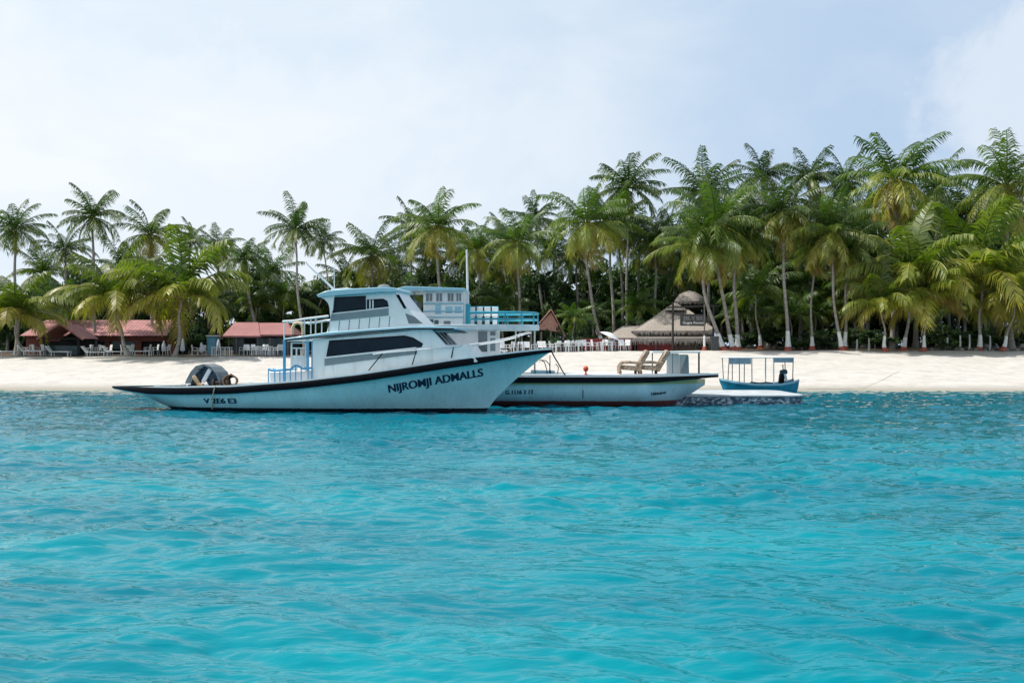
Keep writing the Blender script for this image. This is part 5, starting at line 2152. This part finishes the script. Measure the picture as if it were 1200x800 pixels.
    for a, b, lab in ((683, 741, 'low red painted board fence behind the white chairs, left of the bar'),):
        xa, xb = PX(a, Y), PX(b, Y)
        g = ground((xa + xb) / 2, Y)
        t = thing('board_fence', lab, 'fence', ((xa + xb) / 2, Y, g))
        mb = MB()
        n = 26
        for i in range(n):
            xx = (xa - xb) / 2 + (xb - xa) * (i + 0.5) / n
            mb.box((xx, 0, 0.5 + random.uniform(-0.01, 0.01)), ((xb - xa) / n - 0.015, 0.03, 0.86))
        mb.build('board_panel', REDFENCE, t)
        mb = MB()
        for zz in (0.25, 0.75):
            mb.box((0, 0.05, zz), (xb - xa, 0.06, 0.08))
        mb.build('rail', REDFENCE, t)
        for xx in (-1.9, 0, 1.9):
            mb = MB()
            mb.box((xx, 0.11, 0.5), (0.1, 0.06, 1.02))
            mb.build('fence_post', DARKWOOD, t)
    # ---------------- white plastic chairs
    mb = MB()
    mb.box((0, 0, 0.43), (0.46, 0.45, 0.04))
    mb.box((0, 0.22, 0.66), (0.44, 0.035, 0.46), rx=R(-10))
    for sx in (-0.22, 0.22):
        mb.box((sx, 0, 0.64), (0.05, 0.44, 0.035))
        mb.tube([(sx, -0.2, 0.64), (sx * 1.1, -0.23, 0)], 0.024, 5)
        mb.tube([(sx, 0.2, 0.44), (sx * 1.1, 0.25, 0)], 0.024, 5)
    src = mb.build('plastic_chair', PLASTIC, bevel=0.012)
    rows = [
        ('white plastic chair on the sand edge in front of the dusty red hut', 'chairs before the dusty red hut', 83.2, [286, 291, 300, 306, 312, 318, 323, 328]),
        ('white plastic chair among the row under the reddish thatched shelter', 'chairs under the reddish thatched shelter', 79.6, [578, 585, 590, 597, 603, 611, 618, 625, 634, 641]),
        ('white plastic chair lined up before the low red fence', 'chairs before the red fence', 79.8, [686, 690, 697, 704, 708, 712, 718, 724, 729, 735]),
        ('white plastic chair packed beside tables left of the red fence', 'chairs left of the red fence', 79.7, [648, 653, 659, 664, 668, 673, 677]),
        ('white plastic chair on the terrace before the red restaurant', 'chairs at the restaurant terrace', 83.0, [26, 36, 42, 52, 104, 110, 121, 128, 146, 152, 172, 182, 196, 228, 236]),
    ]
    first = True
    for lab, grp, Y, xs in rows:
        for px in xs:
            o = src if first else src.copy()
            if not first:
                COL.objects.link(o)
            first = False
            yy = Y + random.uniform(-0.5, 0.5)
            xx = PX(px + random.uniform(-1, 1), yy)
            o.location = (xx, yy, ground(xx, yy))
            o.rotation_euler = (0, 0, random.uniform(-2.6, 2.6))
            tag(o, lab, 'chair', grp)
    # ---------------- tables
    tb = [(657, 79.4, 'white square table left end of the chairs beside the red fence', 0.9), (672, 79.3, 'white square table among the chairs nearest the red fence', 0.9),
          (260, 81.5, 'white slatted bench table between the blue booth and the dusty red hut', 1.5), (307, 82.2, 'long white table amid the chairs of the dusty red hut', 1.6),
          (711, 79.3, 'white table in front of the red fence', 0.9), (607, 79.2, 'white table under the reddish thatched shelter', 0.8)]
    for px, Y, lab, w in tb:
        xx = PX(px, Y)
        t = thing('garden_table', lab, 'table', (xx, Y, ground(xx, Y)), 0, 'white tables on the beach edge')
        mb = MB()
        mb.box((0, 0, 0.71), (w, 0.8, 0.05))
        mb.build('table_top', PLASTIC, t, bevel=0.01)
        n = 5 if w > 1.2 else 2
        for i in range(n):
            for sy in (-0.33, 0.33):
                mb = MB()
                mb.box((-w / 2 + 0.06 + (w - 0.12) * i / (n - 1), sy, 0.342), (0.07, 0.07, 0.684))
                mb.build('leg', PLASTIC, t)
    # ---------------- closed white umbrellas
    for px, Y, topy, lab in ((192, 81.5, 399, 'furled white beach umbrella between the two low bright palms'), (214, 81.0, 396, 'furled white beach umbrella just right of the right low palm stem'),
                             (256, 83.5, 397, 'furled white beach umbrella beside the blue booth'), (236, 82, 401, 'short furled white umbrella left of the blue booth')):
        xx = PX(px, Y)
        g = ground(xx, Y)
        t = thing('beach_umbrella', lab, 'umbrella', (xx, Y, g), 0, 'furled white umbrellas')
        hh = PZ(topy, Y) - g
        mb = MB()
        mb.tube([(0, 0, -0.03), (0, 0, hh)], 0.025, 6)
        mb.build('pole', GREYWOOD, t)
        mb = MB()
        mb.lathe([(0.10, hh * 0.28), (0.17, hh * 0.34), (0.14, hh * 0.7), (0.05, hh * 0.97), (0.01, hh)], 10, wob=0.12)
        mb.build('folded_canopy', CLOTH, t, smooth=50)
    # open leaning white parasol by the red fence
    Y = 80.4
    xx = PX(716, Y)
    g = ground(xx, Y)
    t = thing('beach_umbrella', 'open white parasol tilted over the chairs at the red fence', 'umbrella', (xx, Y, g))
    mb = MB()
    mb.tube([(0, 0, -0.03), (-0.12, 0, 1.35)], 0.022, 6)
    mb.build('pole', STEEL, t)
    mb = MB()
    mb.lathe([(0.85, 0), (0.62, 0.12), (0.3, 0.24), (0.03, 0.3)], 12)
    o = mb.build('canopy', CLOTH, t)
    o.location = (-0.1, 0, 1.12)
    o.rotation_euler = (0.1, R(24), 0)
    # ---------------- low white sun loungers on the left
    mb = MB()
    lg = None
    spots = [(8, 80.8), (38, 80.6), (70, 80.9), (112, 80.5), (136, 80.7), (165, 80.4)]
    names = ['low white sun lounger at the left edge of the beach terrace', 'low white sun lounger left of the gabled red porch', 'low white sun lounger directly before the gabled red porch',
             'low white sun lounger just right of the gabled red porch', 'low white sun lounger left of the left low palm stem', 'low white sun lounger right of the left low palm stem']
    for (px, Y), lab in zip(spots, names):
        xx = PX(px, Y)
        if lg is None:
            lg = thing('sun_lounger', lab, 'sun lounger', (xx, Y, ground(xx, Y)), 0, 'low white sun loungers')
            m1 = MB()
            m1.box((0.1, 0, 0.36), (1.5, 0.62, 0.08))
            m1.build('bed', PLASTIC, lg, bevel=0.02)
            m1 = MB()
            m1.box((-0.85, 0, 0.58), (0.62, 0.62, 0.07), ry=R(52))
            m1.build('backrest', PLASTIC, lg, bevel=0.02)
            for sx in (-0.55, 0.75):
                for sy in (-0.26, 0.26):
                    m1 = MB()
                    m1.box((sx, sy, 0.16), (0.07, 0.07, 0.32))
                    m1.build('leg', PLASTIC, lg)
        else:
            c = copy_tree(lg)
            c.location = (xx, Y, ground(xx, Y))
            tag(c, lab, 'sun lounger', 'low white sun loungers')
    # low wall stones under the right palms
    rnd = random.Random(9)
    for i in range(12):
        px = 1092 + i * 9 + rnd.uniform(-3, 3)
        Y = rnd.uniform(79.4, 80.2)
        xx = PX(px, Y)
        mb = MB()
        mb.ball((0, 0, 0.08), rnd.uniform(0.13, 0.24), n=8, sq=(1.4, 1, 0.8))
        o = mb.build('beach_stone', paint('grey_stone', (0.24, 0.22, 0.20), 0.9, 0.3, 5.0) if i == 0 else bpy.data.materials['grey_stone'])
        o.location = (xx, Y, ground(xx, Y))
        o.rotation_euler = (0, 0, rnd.uniform(0, 6))
        tag(o, 'grey stone lying along the beach edge under the young palms', 'stone', 'stones along the beach edge')
    # white painted stakes between the young palms
    for px, h_ in ((1004, 0.9), (1018, 1.0), (1110, 1.0), (1125, 1.2), (1136, 1.3), (1160, 1.2)):
        Y = 82.5
        xx = PX(px, Y)
        mb = MB()
        mb.tube([(0, 0, -0.05), (0.03, 0, h_ * 0.5), (0.02, 0, h_)], [0.09, 0.07, 0.06], 7)
        o = mb.build('painted_stake', LIMEWASH)
        o.location = (xx, Y, ground(xx, Y))
        tag(o, 'whitewashed stake among the dark stems behind the right beach', 'stake', 'whitewashed stakes')
    # rope across the right beach
    mb = MB()
    pts = []
    for i in range(40):
        u = i / 39
        Y = 54 + 13 * u
        xx = PX(946 + 108 * u ** 0.6, Y)
        z = max(0.06, ground(xx, Y)) + 0.03 + 0.25 * (1 - u) ** 3
        pts.append((xx, Y, z))
    mb.tube(pts, 0.011, 5)
    o = mb.build('mooring_line', PALEROPE)
    tag(o, 'thin mooring line running up the bare right beach from the skiff', 'rope')


# ------------------------------------------------------------------ light, sky, camera
SUN_EL, SUN_AZ = R(58), R(-87)      # azimuth measured from +Y towards +X


def sky():
    w = bpy.data.worlds.new('World')
    SC.world = w
    w.use_nodes = True
    nt = w.node_tree
    nt.nodes.clear()
    L = nt.links.new
    out = nt.nodes.new('ShaderNodeOutputWorld')
    bg = nt.nodes.new('ShaderNodeBackground')
    st = nt.nodes.new('ShaderNodeTexSky')
    st.sky_type = 'NISHITA'
    st.sun_disc = False
    st.sun_elevation = SUN_EL
    st.sun_rotation = SUN_AZ
    st.air_density = 1.0
    st.dust_density = 3.0
    st.ozone_density = 1.0
    # thin broken cloud and haze, laid out on the sky's own directions
    tc = nt.nodes.new('ShaderNodeTexCoord')
    sp = nd(nt, 'ShaderNodeSeparateXYZ')
    L(tc.outputs['Generated'], sp.inputs[0])
    mp = nd(nt, 'ShaderNodeMapping')
    mp.inputs['Scale'].default_value = (2.2, 2.2, 4.2)
    mp.inputs['Location'].default_value = (3.1, 0.4, 0.2)
    L(tc.outputs['Generated'], mp.inputs['Vector'])
    nz = nd(nt, 'ShaderNodeTexNoise', Scale=1.6, Detail=8.0, Roughness=0.55, Distortion=0.35)
    L(mp.outputs[0], nz.inputs['Vector'])
    cr = ramp(nt, [(0.43, (0, 0, 0)), (0.62, (1, 1, 1))])
    L(nz.outputs['Fac'], cr.inputs['Fac'])
    # more cloud towards the sun's side
    side = nd(nt, 'ShaderNodeMapRange', interpolation_type='SMOOTHSTEP')
    side.inputs['From Min'].default_value = 0.30
    side.inputs['From Max'].default_value = -0.38
    side.inputs['To Min'].default_value = 0.30
    side.inputs['To Max'].default_value = 1.0
    L(sp.outputs['X'], side.inputs['Value'])
    mu = nd(nt, 'ShaderNodeMath', operation='MULTIPLY')
    L(cr.outputs[0], mu.inputs[0])
    L(side.outputs[0], mu.inputs[1])
    mu2 = nd(nt, 'ShaderNodeMath', operation='MULTIPLY')
    L(mu.outputs[0], mu2.inputs[0])
    mu2.inputs[1].default_value = 0.85
    # three heaped clouds low over the island
    n3 = nd(nt, 'ShaderNodeTexNoise', Scale=9.0, Detail=7.0, Roughness=0.6, Distortion=0.3)
    L(tc.outputs['Generated'], n3.inputs['Vector'])
    for d, rad, amt in (((0.455, 0.88, 0.215), 0.12, 0.5), ((-0.24, 0.95, 0.16), 0.16, 0.5), ((-0.06, 0.97, 0.17), 0.09, 0.35)):
        v = Vector(d).normalized()
        ds = nd(nt, 'ShaderNodeVectorMath', operation='DISTANCE')
        L(tc.outputs['Generated'], ds.inputs[0])
        ds.inputs[1].default_value = v
        a1 = nd(nt, 'ShaderNodeMath', operation='MULTIPLY_ADD')     # noise pushes the edge in and out
        L(n3.outputs['Fac'], a1.inputs[0])
        a1.inputs[1].default_value = -rad * 1.5
        L(ds.outputs['Value'], a1.inputs[2])
        mr = nd(nt, 'ShaderNodeMapRange', interpolation_type='SMOOTHSTEP')
        mr.inputs['From Min'].default_value = rad * 0.25
        mr.inputs['From Max'].default_value = -rad * 0.15
        mr.inputs['To Max'].default_value = amt
        L(a1.outputs[0], mr.inputs['Value'])
        mxx = nd(nt, 'ShaderNodeMath', operation='MAXIMUM')
        L(mu2.outputs[0], mxx.inputs[0])
        L(mr.outputs[0], mxx.inputs[1])
        mu2 = mxx
    hz = nd(nt, 'ShaderNodeMapRange', interpolation_type='SMOOTHSTEP')
    hz.inputs['From Min'].default_value = 0.45
    hz.inputs['From Max'].default_value = -0.5
    L(sp.outputs['X'], hz.inputs['Value'])
    veil = ramp(nt, [(0.0, (0.42, 0.555, 0.735)), (0.5, (0.61, 0.715, 0.83)), (1.0, (0.70, 0.79, 0.875))])
    L(hz.outputs[0], veil.inputs['Fac'])
    sc = nd(nt, 'ShaderNodeMix', data_type='RGBA', blend_type='MULTIPLY')
    sc.inputs[0].default_value = 1.0
    L(veil.outputs[0], sc.inputs[6])
    sc.inputs[7].default_value = (10.2, 10.2, 10.2, 1)
    # the veil thins towards the zenith and the far side of the sky, where the clear sky shows
    vz = nd(nt, 'ShaderNodeMapRange', interpolation_type='SMOOTHSTEP')
    vz.inputs['From Min'].default_value = 0.35
    vz.inputs['From Max'].default_value = 0.9
    vz.inputs['To Min'].default_value = 0.92
    vz.inputs['To Max'].default_value = 0.35
    L(sp.outputs['Z'], vz.inputs['Value'])
    m0 = nd(nt, 'ShaderNodeMix', data_type='RGBA')
    L(vz.outputs[0], m0.inputs[0])
    L(st.outputs[0], m0.inputs[6])
    L(sc.outputs[2], m0.inputs[7])
    mix = nd(nt, 'ShaderNodeMix', data_type='RGBA')
    L(mu2.outputs[0], mix.inputs[0])
    L(m0.outputs[2], mix.inputs[6])
    mix.inputs[7].default_value = (8.1, 8.45, 8.75, 1)
    L(mix.outputs[2], bg.inputs['Color'])
    bg.inputs['Strength'].default_value = 0.1
    L(bg.outputs[0], out.inputs[0])
    sl = bpy.data.lights.new('sun', 'SUN')
    sl.energy = 4.1
    sl.angle = R(0.5)
    sl.color = (1.0, 0.955, 0.88)
    so = bpy.data.objects.new('sun', sl)
    COL.objects.link(so)
    d = Vector((math.sin(SUN_AZ) * math.cos(SUN_EL), math.cos(SUN_AZ) * math.cos(SUN_EL), math.sin(SUN_EL)))
    so.rotation_euler = (-d).to_track_quat('-Z', 'Y').to_euler()
    so.location = d * 200


def camera():
    cd = bpy.data.cameras.new('camera')
    cd.sensor_width = 36
    cd.lens = 36
    cd.shift_y = -(400 - HY) / 1200.0 * 1.0
    cd.clip_start = 0.1
    cd.clip_end = 3000
    co = bpy.data.objects.new('camera', cd)
    COL.objects.link(co)
    co.location = (0, 0, EYE)
    co.rotation_euler = (R(90), 0, 0)
    SC.camera = co


sky()
camera()
build_ground()
build_water()
main_boat()
second_boat()
dock_and_skiff()
palms()
trees()
buildings()
SC.view_settings.view_transform = 'Standard'
SC.view_settings.look = 'None'
SC.view_settings.exposure = 0.22
SC.view_settings.gamma = 1.0
SC.view_settings.use_curve_mapping = False
SC.cycles.use_denoising = True
SC.cycles.max_bounces = 6
SC.cycles.transparent_max_bounces = 4
